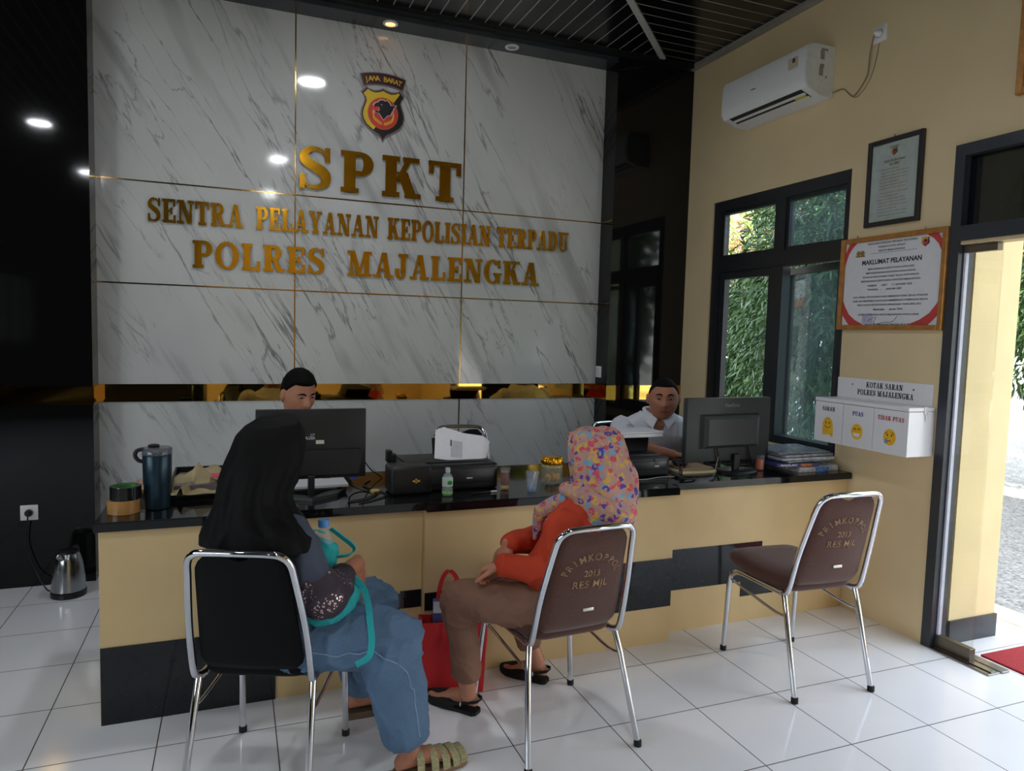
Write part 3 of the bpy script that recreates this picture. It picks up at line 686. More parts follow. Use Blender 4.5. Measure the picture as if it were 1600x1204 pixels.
    if stencil:
        b = BM()
        def onto(me, fx):
            vs = []
            for v in me.vertices:
                x, z = fx(v.co.x, v.co.y); vv = (z-0.452)/0.395; hw = 0.164-0.030*vv
                vs.append(b.verts.new(back_pt(x/hw, vv, 0.0085)))
            for p in me.polygons: b.faces.new([vs[i] for i in p.vertices])
            bpy.data.meshes.remove(me)
        for i, ch in enumerate('PRIMKOPPOL'):
            a = math.radians(90+16.5*4.5-16.5*i); ca, sa = math.cos(a), math.sin(a)
            onto(text_mesh(ch, 0.037, bold=0.0003), lambda x, y: (0.098*ca+x*sa+y*ca, 0.672+0.064*sa-x*ca*0.8+y*sa))
        obj('stencil_arc', b, M_stencil, br, local=True); b = BM()
        onto(text_mesh('2013', 0.034, bold=0.0003), lambda x, y: (x, 0.676+y))
        obj('stencil_year', b, M_stencil, br, local=True); b = BM()
        onto(text_mesh('RES MJL', 0.040, bold=0.0003, spacing=1.08), lambda x, y: (x, 0.632+y))
        obj('stencil_lettering', b, M_stencil, br, local=True)
        b = BM(); p = back_pt(0.1, 0.22, 0.010); box(b, p-V((0.022, 0.002, 0.006)), p+V((0.022, 0.002, 0.006)), 0.0018); obj('maker_plate', b, mat('silver_plate', (216, 214, 208), 0.3, metal=0.6), br, local=True, smooth=50)
    return t
chL = chair('black chrome-framed chair under the woman in the black headscarf', (-0.645, 2.480, 0), math.radians(-22.0), F_black, sc=0.985)
chM = chair('brown stencilled chair with the woman in orange sitting on it', (0.357, 2.455, 0), math.radians(4.0), F_brown, True, splay=0.035, sc=0.985)
chR = chair('empty brown stencilled chair standing alone by the window wall', (1.600, 2.520, 0), math.radians(-4.0), F_brown, True, sc=1.02)
chA = chair('empty black chrome-framed chair behind the printer with the leaning papers', (0.52, 3.96, 0), math.radians(174), F_black, sc=1.04)
chB = chair('black chair of the man in the white shirt by the window', (1.66, 3.98, 0), math.radians(182), F_black, sc=1.04)
chC = chair('black chair of the man behind the left monitor', (-0.47, 3.95, 0), math.radians(178), F_black, sc=1.04)

# ------------------------------------------------------------------ air conditioner, plug, cable
def air_conditioner():
    y0, y1 = 3.285, 4.035
    t = thing('air_conditioner', 'white wall-mounted air conditioner under the ceiling of the window wall', 'air conditioner', (XR, (y0+y1)/2, 2.90))
    prof = [(0.0, 3.172), (0.150, 3.172), (0.186, 3.160), (0.198, 3.13), (0.204, 2.99), (0.198, 2.955), (0.178, 2.930), (0.085, 2.897), (0.0, 2.890)]
    b = BM(); poly(b, [(XR-x, y0+0.012, z) for x, z in prof], (0, y1-y0-0.024, 0)); obj('housing', b, M_white, t, smooth=30)
    for ya, yb in ((y0, y0+0.012), (y1-0.012, y1)):
        b = BM(); poly(b, [(XR-x*0.985, ya, z) for x, z in prof], (0, yb-ya, 0)); obj('end_cap', b, mat('ac_side_plastic', (206, 208, 202), 0.4), t, smooth=30)
    # louvre slot along the lower front edge
    p0, p1 = V((XR-0.180, 0, 2.931)), V((XR-0.090, 0, 2.899)); e = (p1-p0).normalized(); nr = V((e.z, 0, -e.x));
    if nr.z > 0: nr = -nr
    def slot(a, b_, ya, yb, h0, h1): return poly(BM(), [p0+e*a+nr*h0+Y*ya, p0+e*b_+nr*h0+Y*ya, p0+e*b_+nr*h0+Y*yb, p0+e*a+nr*h0+Y*yb], nr*(h1-h0))
    obj('air_slot', slot(0.004, 0.088, y0+0.06, y1-0.06, 0.0005, 0.0015), M_black, t)
    obj('louvre', slot(0.034, 0.052, y0+0.065, y1-0.065, 0.002, 0.006), M_white, t)
    obj('louvre', slot(0.072, 0.086, y0+0.065, y1-0.065, 0.002, 0.006), M_white, t)
    obj('energy_sticker', slot(0.054, 0.072, y0+0.075, y0+0.16, 0.002, 0.0045), mat('yellow_sticker', (208, 196, 40), 0.5), t)
    b = BM(); box(b, (XR-0.2075, y0+0.07, 3.055), (XR-0.199, y0+0.14, 3.115)); obj('label_sticker', b, mat('grey_sticker', (190, 178, 156), 0.5), t)
    b = BM(); box(b, (XR-0.209, y0+0.085, 3.085), (XR-0.2, y0+0.105, 3.108)); obj('sticker_mark', b, mat('dark_print', (70, 56, 40), 0.6), t)
    b = BM(); box(b, (XR-0.2095, 3.700, 3.035), (XR-0.198, 3.740, 3.041), 0.001); obj('badge', b, M_chrome, t)
    b = BM()
    for k, (yy, zz, w, h) in enumerate(((0.05, 3.14, 0.05, 0.012), (0.075, 3.09, 0.03, 0.05), (0.075, 3.045, 0.03, 0.02), (0.08, 3.00, 0.03, 0.05), (0.05, 2.99, 0.012, 0.012))): box(b, (XR-yy-w, y0-0.001, zz), (XR-yy, y0+0.002, zz+h))
    obj('side_print', b, mat('side_print_grey', (140, 138, 126), 0.6), t)
    return t
air_conditioner()
def socket(lab, c, nrm, s, plug=True):
    """square wall socket with a plug"""
    c, nrm = V(c), V(nrm); u = Z.cross(nrm)
    t = thing('wall_socket', lab, 'socket', c)
    R = Matrix((u, nrm, Z)).transposed()
    obj('plate', obox(BM(), c+nrm*0.005, (s/2, 0.005, s/2), R, 0.003), M_white, t, smooth=40)
    b = BM(); tube(b, [c+nrm*0.010, c+nrm*0.012], s*0.27, 20, dome=False); obj('socket_well', b, mat('socket_grey', (176, 176, 174), 0.5), t)
    return t
socket('white socket high on the window wall beside the air conditioner', (XR, 2.975, 3.130), (-1, 0, 0), 0.085)
def cord(name, lab, pts, r, m, plugc=None, group=None):
    base = V(pts[0]); t = thing(name, lab, 'cable', base, group=group)
    b = BM(); tube(b, crom(pts, 8), r, 8); obj('lead', b, m, t, smooth=60)
    if name == 'power_cord':
        b = BM(); tube(b, crom([(XR-0.006, 3.155, 2.866), (XR-0.005, 3.10, 2.842), (XR-0.005, 3.03, 2.90), (XR-0.005, 2.995, 2.99), (XR-0.005, 2.978, 3.084)], 8), 0.002, 8); obj('earth_wire', b, m, t, smooth=60)
    if plugc:
        b = BM(); c, d, rr = V(plugc[0]), V(plugc[1]), plugc[2]; tube(b, [c, c+d*0.6, c+d], [rr, rr, rr*0.6], 16); obj('plug', b, plugc[3], t, smooth=50)
    return t
cord('power_cord', 'pale power cord looping from the air conditioner up to its socket', [(XR-0.012, 3.272, 2.915), (XR-0.01, 3.20, 2.912), (XR-0.008, 3.155, 2.870), (XR-0.006, 3.12, 2.855), (XR-0.008, 3.045, 2.93), (XR-0.01, 3.03, 3.03), (XR-0.014, 3.015, 3.10), (XR-0.036, 2.985, 3.128)], 0.0035, mat('beige_cord', (150, 132, 104), 0.6), ((XR-0.013, 2.975, 3.130), (-0.028, 0, 0), 0.017, M_white))
socket('white socket low on the left black wall', (-1.836, YF, 0.424), (0, -1, 0), 0.085)
cord('kettle_cord', 'short black cord with a round plug in the left wall socket', [(-1.836, YF-0.036, 0.420), (-1.838, YF-0.04, 0.37), (-1.845, YF-0.03, 0.25), (-1.80, YF-0.04, 0.09), (-1.74, YF-0.10, 0.008), (-1.706, YF-0.13, 0.008)], 0.0035, M_black, ((-1.836, YF-0.0125, 0.424), (0, -0.030, 0), 0.019, M_black))
sw = thing('light_switch', 'white double switch on the dark edge beside the marble wall', 'switch', (NR, 4.762, 1.22))
obj('plate', box(BM(), (NR-0.009, 4.722, 1.178), (NR-0.0005, 4.802, 1.262), 0.003), M_white, sw, smooth=40)
for z in (1.205, 1.237): obj('rocker', box(BM(), (NR-0.013, 4.742, z-0.013), (NR-0.008, 4.782, z+0.013), 0.002), mat('switch_rocker', (206, 210, 214), 0.4), sw)

# ------------------------------------------------------------------ framed notices on the window wall
UY = -Y                                   # reading direction on the window wall as seen from the room
M_paper = mat('white_paper', (222, 222, 226), 0.7, nz=0.02)
M_ink = mat('dark_ink', (48, 44, 48), 0.7); M_inkred = mat('brown_red_ink', (128, 84, 70), 0.7)
def frame4(b, x0, x1, y0, y1, z0, z1, w):
    box(b, (x0, y0, z0), (x1, y0+w, z1), 0.003); box(b, (x0, y1-w, z0), (x1, y1, z1), 0.003)
    box(b, (x0, y0+w, z0), (x1, y1-w, z0+w), 0.003); box(b, (x0, y0+w, z1-w), (x1, y1-w, z1), 0.003)
def hook(par, y, z):
    b = BM(); tube(b, [(XR, y, z), (XR-0.012, y, z), (XR-0.012, y, z+0.012)], 0.003, 8); obj('hook', b, M_steel, par)
t = thing('framed_notice', 'narrow black-framed printed notice hanging above the gold-framed one', 'notice', (XR, 2.825, 2.11))
y0, y1, z0, z1 = 2.662, 2.992, 2.112, 2.562
b_ = BM(); frame4(b_, XR-0.022, XR, y0, y1, z0, z1, 0.024); obj('frame', b_, mat('dark_brown_frame', (44, 36, 38), 0.4), t)
obj('backing_paper', box(BM(), (XR-0.010, y0+0.02, z0+0.02), (XR-0.002, y1-0.02, z1-0.02)), mat('greenish_mount', (206, 208, 190), 0.7), t)
obj('page', box(BM(), (XR-0.0112, y0+0.045, z0+0.045), (XR-0.0098, y1-0.045, z1-0.035)), mat('aged_paper', (212, 206, 196), 0.7), t)
XP = XR-0.0116; yc = (y0+y1)/2
make_crest(t, (XP, yc+0.005, 2.468), UY, Z, 0.018, 0.040, 0.0012, simple=True)
b_ = BM()
add_text(b_, 'JAWA BARAT', 0.010, (XP, yc+0.005, 2.511), UY, Z, bold=0.0003)
add_text(b_, 'KODE ETIK PELAYANAN', 0.0155, (XP, yc, 2.438), UY, Z, bold=0.0004, fit=0.125)
add_text(b_, 'KA. SPKT', 0.0155, (XP, yc, 2.420), UY, Z, bold=0.0004)
obj('heading_print', b_, M_ink, t)
b_ = BM(); random.seed(3)
for k in range(15):
    zz = 2.400-k*0.0165-(0.006 if k > 6 else 0); red = k in (0, 5, 6)
    words = ' '.join(random.choice(['memberikan', 'pelayanan', 'kepada', 'masyarakat', 'dengan', 'tugas', 'laporan', 'tertib', 'dan', 'setiap']) for _ in range(5))
    add_text(b_, words, 0.010, (XP, yc+0.095-(0.01 if k % 3 else 0), zz), UY, Z, align='LEFT', fit=0.17 if k % 4 else 0.12)
obj('body_print', b_, M_inkred, t); hook(t, yc+0.01, z1)
obj('cover_glass', box(BM(), (XR-0.0150, y0+0.02, z0+0.02), (XR-0.0142, y1-0.02, z1-0.02)), M_glass, t)

t = thing('framed_notice', 'large gold-framed service pledge certificate with red corners', 'notice', (XR, 2.811, 1.56))
y0, y1, z0, z1 = 2.492, 3.132, 1.563, 2.062
b_ = BM(); frame4(b_, XR-0.026, XR, y0, y1, z0, z1, 0.026); obj('frame', b_, mat('gold_wood_frame', (176, 122, 62), 0.35, metal=0.3, nz=0.15), t)
obj('page', box(BM(), (XR-0.010, y0+0.022, z0+0.022), (XR-0.002, y1-0.022, z1-0.022)), M_paper, t)
XP = XR-0.0104; yc = (y0+y1)/2; M_cred = mat('certificate_red', (196, 70, 66), 0.6)
def corner(yk, zk, sy, sz, w, h):
    pts = [(0.0, 0.0), (w*0.12, 0), (w, 0), (w*0.62, h*0.16), (w*0.34, h*0.36), (w*0.16, h*0.62), (0.0, h)]
    inner = [(w*0.30, 0), (w*0.92, 0), (w*0.55, h*0.19), (w*0.28, h*0.42), (w*0.10, h*0.72), (0, h*0.96), (0, h*0.40), (w*0.12, h*0.22)]
    return poly(BM(), [(XP, yk+sy*a, zk+sz*c) for a, c in inner], (-0.0006, 0, 0))
a_ = 0.026
for yk, zk, sy, sz, w, h in ((y1-a_, z1-a_, -1, -1, 0.08, 0.13), (y0+a_, z1-a_, 1, -1, 0.10, 0.12), (y1-a_, z0+a_, -1, 1, 0.16, 0.14), (y0+a_, z0+a_, 1, 1, 0.19, 0.14)):
    obj('red_corner', corner(yk, zk, sy, sz, w, h), M_cred, t)
make_crest(t, (XP, y0+0.125, 1.978), UY, Z, 0.021, 0.045, 0.0012, simple=True)
b_ = BM()
for dy in (-0.013, 0.013): tube(b_, [(XP, yc+0.195+dy, 1.978), (XP-0.001, yc+0.195+dy, 1.978)], 0.014, 14, dome=False)
box(b_, (XP-0.001, yc+0.165, 1.958), (XP, yc+0.225, 1.966)); obj('bronze_emblem', b_, mat('bronze_print', (150, 118, 60), 0.5), t)
b_ = BM()
def ln(txt, z, w, s=0.0135, bold=0.0003, dy=0.0): add_text(b_, txt, s, (XP-0.0003, yc+dy, z), UY, Z, bold=bold, fit=w)
ln('KEPOLISIAN NEGARA REPUBLIK INDONESIA', 2.018, 0.30); ln('DAERAH JAWA BARAT', 1.998, 0.165); ln('RESOR MAJALENGKA', 1.978, 0.16)
rl_ = BM(); box(rl_, (XP-0.0008, yc-0.15, 1.970), (XP, yc+0.13, 1.9715)); obj('rule_line', rl_, M_ink, t)
obj('header_text', b_, M_ink, t); b_ = BM()
ln('MAKLUMAT PELAYANAN', 1.914, 0.36, 0.034, 0.0012)
for k, (tx, w) in enumerate((('BERDASARKAN KEPUTUSAN KAPOLRES', 0.28), ('MENYELENGGARAKAN PELAYANAN SESUAI', 0.30), ('STANDAR PELAYANAN YANG TELAH DITETAPKAN', 0.34), ('BERDASARKAN KEPUTUSAN KAPOLRES MAJALENGKA', 0.36))): ln(tx, 1.884-0.0215*k, w)
obj('heading_text', b_, M_ink, t); b_ = BM()
ln('NOMOR      : KEP /      / I / JANUARI 2025', 1.795, 0.27, dy=0.0); ln('TANGGAL   :        JANUARI 2025', 1.774, 0.21, dy=0.03)
obj('decree_text', b_, M_ink, t); b_ = BM()
for k, (tx, w) in enumerate((('DAN APABILA PELAYANAN YANG DIBERIKAN TIDAK SESUAI STANDAR', 0.455), ('KAMI SIAP MENERIMA SANKSI DAN MEMBERIKAN KOMPENSASI SESUAI', 0.455), ('PERATURAN PERUNDANG-UNDANGAN YANG BERLAKU', 0.39))): ln(tx, 1.735-0.0215*k, w)
obj('pledge_text', b_, M_ink, t); b_ = BM()
ln('Majalengka,      Januari 2025', 1.668, 0.18, 0.013); ln('KEPALA KEPOLISIAN RESOR MAJALENGKA POLDA JABAR', 1.640, 0.37, 0.0125)
obj('printed_text', b_, M_ink, t); b_ = BM()
tube(b_, crom([(XP, yc+0.12, 1.612), (XP, yc+0.07, 1.632), (XP, yc+0.085, 1.600), (XP, yc+0.06, 1.596), (XP, yc+0.02, 1.604), (XP, yc-0.03, 1.606), (XP, yc-0.06, 1.634)], 6), 0.0012, 6)
obj('signature', b_, M_ink, t); b_ = BM()
add_text(b_, 'AJUN KOMISARIS BESAR POLISI', 0.012, (XP-0.0003, yc+0.0, 1.592-0.004), UY, Z, bold=0.0003, fit=0.28)
obj('signatory_text', b_, M_ink, t)
b_ = BM(); box(b_, (XP-0.0003, yc+0.09, 1.598), (XP+0.0002, yc+0.16, 1.652)); obj('stamp', b_, mat('violet_stamp', (186, 180, 204), 0.7, nz=0.15, scale=80), t)
hook(t, y1-0.10, z1); hook(t, y0+0.13, z1)
t = thing('framed_notice', 'wooden-framed picture above the doorway, cut off at the right', 'notice', (XR, 1.98, 2.60))
b_ = BM(); frame4(b_, XR-0.03, XR, 1.74, 2.221, 2.587, 3.02, 0.03); obj('frame', b_, MATS['gold_wood_frame'], t)
obj('page', box(BM(), (XR-0.010, 1.765, 2.61), (XR-0.002, 2.196, 3.0)), M_paper, t)

# ------------------------------------------------------------------ suggestion boxes
M_acr = mat('white_acrylic', (232, 232, 236), 0.25, nz=0.01)
t = thing('suggestion_box', 'white triple suggestion box with smiley faces on the window wall', 'suggestion box', (XR, 2.80, 0.95))
bb = obj('back_board', box(BM(), (XR-0.006, 2.523, 0.95), (XR-0.0005, 3.113, 1.297), 0.002), M_acr, t)
b_ = BM(); XB = XR-0.0064
slab_text(b_, 'KOTAK SARAN', (XB, 2.918, 1.252), UY, Z, 0.225, 0.029, 0.0008, 0.10); slab_text(b_, 'POLRES MAJALENGKA', (XB, 2.973, 1.210), UY, Z, 0.345, 0.029, 0.0008, 0.10)
obj('board_lettering', b_, M_ink, bb)
for yy in (3.01, 2.63):
    b_ = BM(); ball(b_, (XB, yy, 1.262), (0.003, 0.005, 0.005), 10); obj('screw', b_, M_steel, bb)
M_emo = mat('emoji_yellow', (240, 188, 50), 0.5); M_emo2 = mat('emoji_brown', (104, 66, 30), 0.5); M_tear = mat('emoji_tear_blue', (104, 150, 206), 0.5)
M_lblue = mat('letter_blue', (60, 66, 160), 0.5); M_lred = mat('letter_red', (176, 44, 62), 0.5)
def disc(c, r, rz, th=0.0008, k=28, sy=1.0):
    return poly(BM(), [V(c)+UY*r*math.cos(2*math.pi*i/k)+Z*rz*math.sin(2*math.pi*i/k) for i in range(k)], (-th, 0, 0))
def arcline(b, c, r, rz, a0, a1, w): tube(b, [V(c)+UY*r*math.cos(math.radians(a0+(a1-a0)*i/12))+Z*rz*math.sin(math.radians(a0+(a1-a0)*i/12)) for i in range(13)], w, 6)
for k, (ya, yb, word, wm, ww) in enumerate(((2.899, 3.092, 'SARAN', M_ink, 0.085), (2.705, 2.897, 'PUAS', M_lblue, 0.068), (2.503, 2.703, 'TIDAK PUAS', M_lred, 0.150))):
    xf = XR-0.182; c = (ya+yb)/2; cs = BM(); box(cs, (xf, ya, 0.946), (XR-0.007, yb-0.002, 1.165), 0.0015)
    cb = obj('box', cs, M_acr, t)
    obj('lid', box(BM(), (xf-0.003, ya-0.001, 1.168), (XR-0.012, yb-0.001, 1.186), 0.0015), M_acr, cb)
    xq = xf-0.0005
    b_ = BM(); slab_text(b_, word, (xq, c+ww/2, 1.112 if k else 1.118), UY, Z, ww, 0.022, 0.0008, 0.10); obj('box_lettering', b_, wm, cb)
    fc = V((xq, c, 1.030)); r = 0.036
    if k == 0:
        pts = [(-0.034, -0.045), (-0.036, 0.01), (-0.030, 0.035), (-0.012, 0.052), (0.012, 0.052), (0.030, 0.035), (0.036, 0.005), (0.038, -0.048), (0.020, -0.050), (0.018, -0.040), (-0.012, -0.044)]
        fo = obj('hugging_face', poly(BM(), [fc+UY*a+Z*q for a, q in pts], (-0.0008, 0, 0)), M_emo, cb); ec = fc+Z*0.012
    else:
        fo = obj('grinning_face' if k == 1 else 'crying_face', disc(fc, r, 0.041), M_emo, cb); ec = fc
    b_ = BM(); d = V((-0.0011, 0, 0))
    for s in (-1, 1):
        if k == 1: arcline(b_, ec+UY*s*0.013+Z*0.010+d, 0.007, 0.007, 0, 180, 0.0018)
        else: ball(b_, ec+UY*s*0.012+Z*0.010+d, (0.0008, 0.004, 0.006), 10)
    if k == 0: arcline(b_, ec+d+Z*0.0, 0.020, 0.016, 200, 340, 0.0018)
    if k == 2:
        arcline(b_, ec+d+Z*-0.022, 0.008, 0.006, 0, 180, 0.0016)
        for s in (-1, 1): tube(b_, [ec+UY*s*0.026+Z*0.014+d, ec+UY*s*0.014+Z*0.026+d], 0.0016, 6)
    obj('face_features', b_, M_emo2, fo)
    if k == 1:
        b_ = BM(); poly(b_, [fc+UY*a+Z*q+d for a, q in ((-0.022, -0.008), (0.022, -0.008), (0.018, -0.022), (0.0, -0.028), (-0.018, -0.022))], (-0.0005, 0, 0)); obj('teeth', b_, M_paper, fo)
    if k == 2:
        b_ = BM(); poly(b_, [fc+UY*a+Z*q+d for a, q in ((-0.018, -0.004), (-0.008, -0.024), (-0.016, -0.034), (-0.026, -0.032), (-0.029, -0.022))], (-0.0006, 0, 0)); obj('tear', b_, M_tear, fo)
b_ = BM(); box(b_, (XR-0.085, 2.4985, 1.150), (XR-0.060, 2.5035, 1.190), 0.001); tube(b_, [(XR-0.072, 2.499, 1.15), (XR-0.072, 2.497, 1.125)], 0.004, 8); obj('hasp', b_, mat('pale_metal', (206, 210, 208), 0.35, metal=0.4), t)
# ------------------------------------------------------------------ things on the worktop
def clear_mat(name, col, rough=0.05, alpha=0.25):
    """thin clear plastic or glass: mostly see-through with a reflection"""
    m = bpy.data.materials.new(name); m.use_nodes = True; n, l = m.node_tree.nodes, m.node_tree.links; b = n['Principled BSDF']
    tc = n.new('ShaderNodeTexCoord'); no = n.new('ShaderNodeTexNoise'); no.inputs['Scale'].default_value = 8; l.new(tc.outputs['Object'], no.inputs[0])
    l.new(mixc(n, l, no.outputs['Fac'], lin(col), tuple(min(1, v*1.05) for v in lin(col))), b.inputs['Base Color'])
    b.inputs['Roughness'].default_value = rough; b.inputs['Alpha'].default_value = alpha; b.inputs['Specular IOR Level'].default_value = 0.7
    MATS[name] = m; return m
M_clear = clear_mat('clear_plastic', (214, 224, 232))
M_tank = mat('printer_black', (24, 25, 27), 0.42, nz=0.08)
M_tankg = mat('printer_dark_grey', (40, 43, 45), 0.35, nz=0.06)
# tape rolls
def tape(lab, c, r, ri, h, m, mi):
    t = thing('tape_roll', lab, 'tape', c, group='tape rolls stacked on the worktop')
    lathe_ring = lambda ro, rin, z0, z1: [(rin, z0), (ro-0.001, z0), (ro, z0+0.001), (ro, z1-0.001), (ro-0.001, z1), (rin, z1), (rin, z0)]
    b = BM(); lathe(b, lathe_ring(r, ri+0.003, 0, h), c, 40, closed=False); obj('tape_winding', b, m, t, smooth=40)
    b = BM(); lathe(b, lathe_ring(ri+0.0028, ri, -0.0002, h-0.0005) if False else lathe_ring(ri+0.0028, ri, 0.0005, h-0.0005), c, 40, closed=False); obj('core', b, mi, t, smooth=40)
tape('brown packing tape roll at the left end of the worktop, lower of two', (-1.165, 3.065, ZT), 0.056, 0.038, 0.052, mat('brown_tape', (176, 128, 72), 0.2, nz=0.04), mat('cardboard_core', (150, 120, 80), 0.8))
tape('black tape roll with a green core on top of the brown tape', (-1.158, 3.068, ZT+0.0525), 0.054, 0.040, 0.050, mat('black_tape', (20, 22, 22), 0.2), mat('green_core', (72, 132, 62), 0.6))
# insulated tumbler
tc_ = (-1.052, 3.105, ZT)
t = thing('tumbler', 'tall dark teal insulated tumbler with a carry loop on the worktop', 'tumbler', tc_); t.scale = (0.98, 0.98, 0.93)
M_teal = mat('teal_metal', (36, 58, 70), 0.30, metal=0.5, nz=0.05)
b_ = BM(); lathe(b_, [(0.034, 0.0), (0.0445, 0.003), (0.0455, 0.012), (0.0495, 0.095), (0.0505, 0.103), (0.052, 0.11), (0.0535, 0.225), (0.052, 0.228)], tc_, 40); obj('body', b_, M_teal, t, smooth=40)
b_ = BM(); lathe(b_, [(0.050, 0.2285), (0.055, 0.230), (0.055, 0.252), (0.050, 0.258), (0.030, 0.259)], tc_, 40); obj('lid', b_, clear_mat('smoky_lid', (90, 96, 104), 0.1, 0.7), t, smooth=40)
b_ = BM(); lathe(b_, [(0.020, 0.2595), (0.022, 0.268), (0.012, 0.272)], (tc_[0]-0.012, tc_[1], tc_[2]), 20); obj('spout', b_, M_black, t, smooth=40)
b_ = BM(); c = V(tc_); tube(b_, crom([c+V((-0.050, 0, 0.252)), c+V((-0.072, -0.004, 0.246)), c+V((-0.078, -0.004, 0.225)), c+V((-0.066, -0.003, 0.205)), c+V((-0.052, 0, 0.200))], 5), 0.008, 10); obj('carry_loop', b_, mat('loop_black', (26, 30, 36), 0.5), t, smooth=60)
# black tray with papers, brown crumpled paper
t = thing('document_tray', 'low black document tray behind the teal tumbler', 'tray', (-0.90, 3.40, ZT))
b_ = BM(); box(b_, (-1.02, 3.24, ZT), (-0.76, 3.56, ZT+0.006), 0.001)
for lo, hi in (((-1.02, 3.24), (-1.012, 3.56)), ((-0.768, 3.24), (-0.76, 3.56)), ((-1.012, 3.552), (-0.768, 3.56))): box(b_, lo+(ZT+0.006,), hi+(ZT+0.075,), 0.001)
obj('tray_shell', b_, M_black, t)
b_ = BM(); box(b_, (-1.005, 3.26, ZT+0.0065), (-0.775, 3.548, ZT+0.05)); obj('paper_pile', b_, mat('tray_papers', (120, 116, 112), 0.8, nz=0.2), t)
def crumple(name, lab, cat_, c, w, h, fn, m, th=0.0015, nu=22, nv=22):
    """sheet with thickness, shaped by fn(u,v)->offset"""
    b = BM(); c = V(c); top = [[b.verts.new(c+V((u*w, v*h, 0))+fn(u, v)) for u in np.linspace(-0.5, 0.5, nu)] for v in np.linspace(-0.5, 0.5, nv)]
    bot = [[b.verts.new(q.co-V((0, 0, th))) for q in r] for r in top]
    for g in (top, bot):
        for j in range(nv-1):
            for i in range(nu-1): b.faces.new((g[j][i], g[j][i+1], g[j+1][i+1], g[j+1][i]))
    lp = [(0, i) for i in range(nu-1)]+[(j, nu-1) for j in range(nv-1)]+[(nv-1, i) for i in range(nu-1, 0, -1)]+[(j, 0) for j in range(nv-1, 0, -1)]
    for k in range(len(lp)):
        a, q = lp[k], lp[(k+1) % len(lp)]
        b.faces.new((top[a[0]][a[1]], top[q[0]][q[1]], bot[q[0]][q[1]], bot[a[0]][a[1]]))
    return tag(obj(name, b, m, loc=c, smooth=50), lab, cat_)
def fn_b(u, v):
    z = 0.055+0.045*math.sin(u*5+1)*0.5-0.30*max(0, -v-0.08)*(1.0 if u > -0.1 else 0.4)+0.05*nz((u, v, 0), 4)+0.05*max(0, u-0.2)
    return V((0.03*nz((u, v, 3), 3)-0.05*max(0, -v-0.1), 0.02*nz((u, v, 7), 4), max(0.004, z-0.012)))
crumple('brown_paper', 'crumpled piece of brown paper draped over the document tray', 'paper', (-0.925, 3.33, ZT+0.022), 0.21, 0.27, fn_b, mat('kraft_paper', (176, 160, 122), 0.75, nz=0.15, scale=14))
def fn_p(u, v): return V((0, 0, 0.004*math.sin(3*u)))
crumple('pink_folder', 'pink folder corner lying in front of the document tray', 'folder', (-0.80, 3.30, ZT+0.085), 0.13, 0.09, fn_p, mat('pink_card', (214, 92, 110), 0.7))
crumple('plastic_pouch', 'translucent orange-tinted pouch behind the tape rolls', 'pouch', (-1.12, 3.34, ZT+0.02), 0.13, 0.15, lambda u, v: V((0, 0, 0.02+0.03*math.cos(3*u)*math.cos(3*v)+0.01*nz((u, v, 1), 5))), clear_mat('pouch_plastic', (206, 170, 150), 0.2, 0.55))
# left monitor
def label_block(b, org, ux, uz, w, h): poly(b, [V(org), V(org)+V(ux)*w, V(org)+V(ux)*w+V(uz)*h, V(org)+V(uz)*h], V(ux).cross(V(uz))*0.0008)
t = thing('monitor', 'thin black monitor seen from behind, in front of the man in the left', 'monitor', (-0.463, 3.13, ZT))
t['label'] = 'thin black monitor seen from behind, hiding the left man'
b_ = BM(); box(b_, (-0.690, 3.140, 0.850), (-0.236, 3.166, 1.149), 0.004); obj('panel', b_, mat('monitor_black', (27, 29, 33), 0.4, nz=0.05), t, smooth=40)
b_ = BM(); poly(b_, [(-0.655, 3.141, 0.868), (-0.268, 3.141, 0.868), (-0.250, 3.141, 0.975), (-0.672, 3.141, 0.975)], (0, -0.014, 0)); hump = obj('rear_housing', b_, MATS['monitor_black'], t)
obj('screen', box(BM(), (-0.683, 3.1662, 0.860), (-0.243, 3.1675, 1.142)), mat('screen_glass', (14, 16, 20), 0.1), t)
b_ = BM(); box(b_, (-0.483, 3.095, ZT+0.012), (-0.456, 3.126, 0.872), 0.003); obj('neck', b_, M_black, t)
b_ = BM(); zz = ZT
poly(b_, [(-0.62, 3.15, zz), (-0.47, 3.045, zz), (-0.36, 3.115, zz), (-0.31, 3.20, zz), (-0.36, 3.20, zz), (-0.462, 3.085, zz), (-0.60, 3.185, zz)], (0, 0, 0.016)); obj('base', b_, M_black, t)
b_ = BM(); XM = V((-0.494, 3.1398, 1.012)); label_block(b_, XM+V((0.046, 0, -0.012)), X, Z, 0.034, 0.016); obj('white_sticker', b_, mat('sticker_white', (206, 200, 176), 0.6), t)
b_ = BM(); add_text(b_, 'A-USA', 0.020, XM+V((0.022, -0.0005, 0.008)), X, Z, bold=0.0008, fit=0.042); add_text(b_, 'LCD', 0.010, XM+V((0.032, -0.0005, 0.026)), X, Z, bold=0.0003); obj('rear_print', b_, mat('print_grey', (176, 178, 180), 0.6), t)
b_ = BM(); box(b_, (-0.300, 3.150, 0.836), (-0.268, 3.160, 0.856), 0.002); obj('blue_connector', b_, mat('connector_blue', (52, 70, 150), 0.4), t)
tag(obj('clipboard', box(BM(), (-0.66, 3.19, ZT), (-0.35, 3.41, ZT+0.022), 0.003), M_black, loc=(-0.5, 3.30, ZT)), 'black flat folder lying behind the left monitor foot', 'folder')
tag(obj('paper_sheets', box(BM(), (-0.64, 3.20, ZT+0.0225), (-0.30, 3.40, ZT+0.034), 0.001), M_paper, loc=(-0.47, 3.30, ZT+0.0225)), 'white papers lying under the left monitor', 'paper')
cm = mat('cable_black', (22, 22, 24), 0.5)
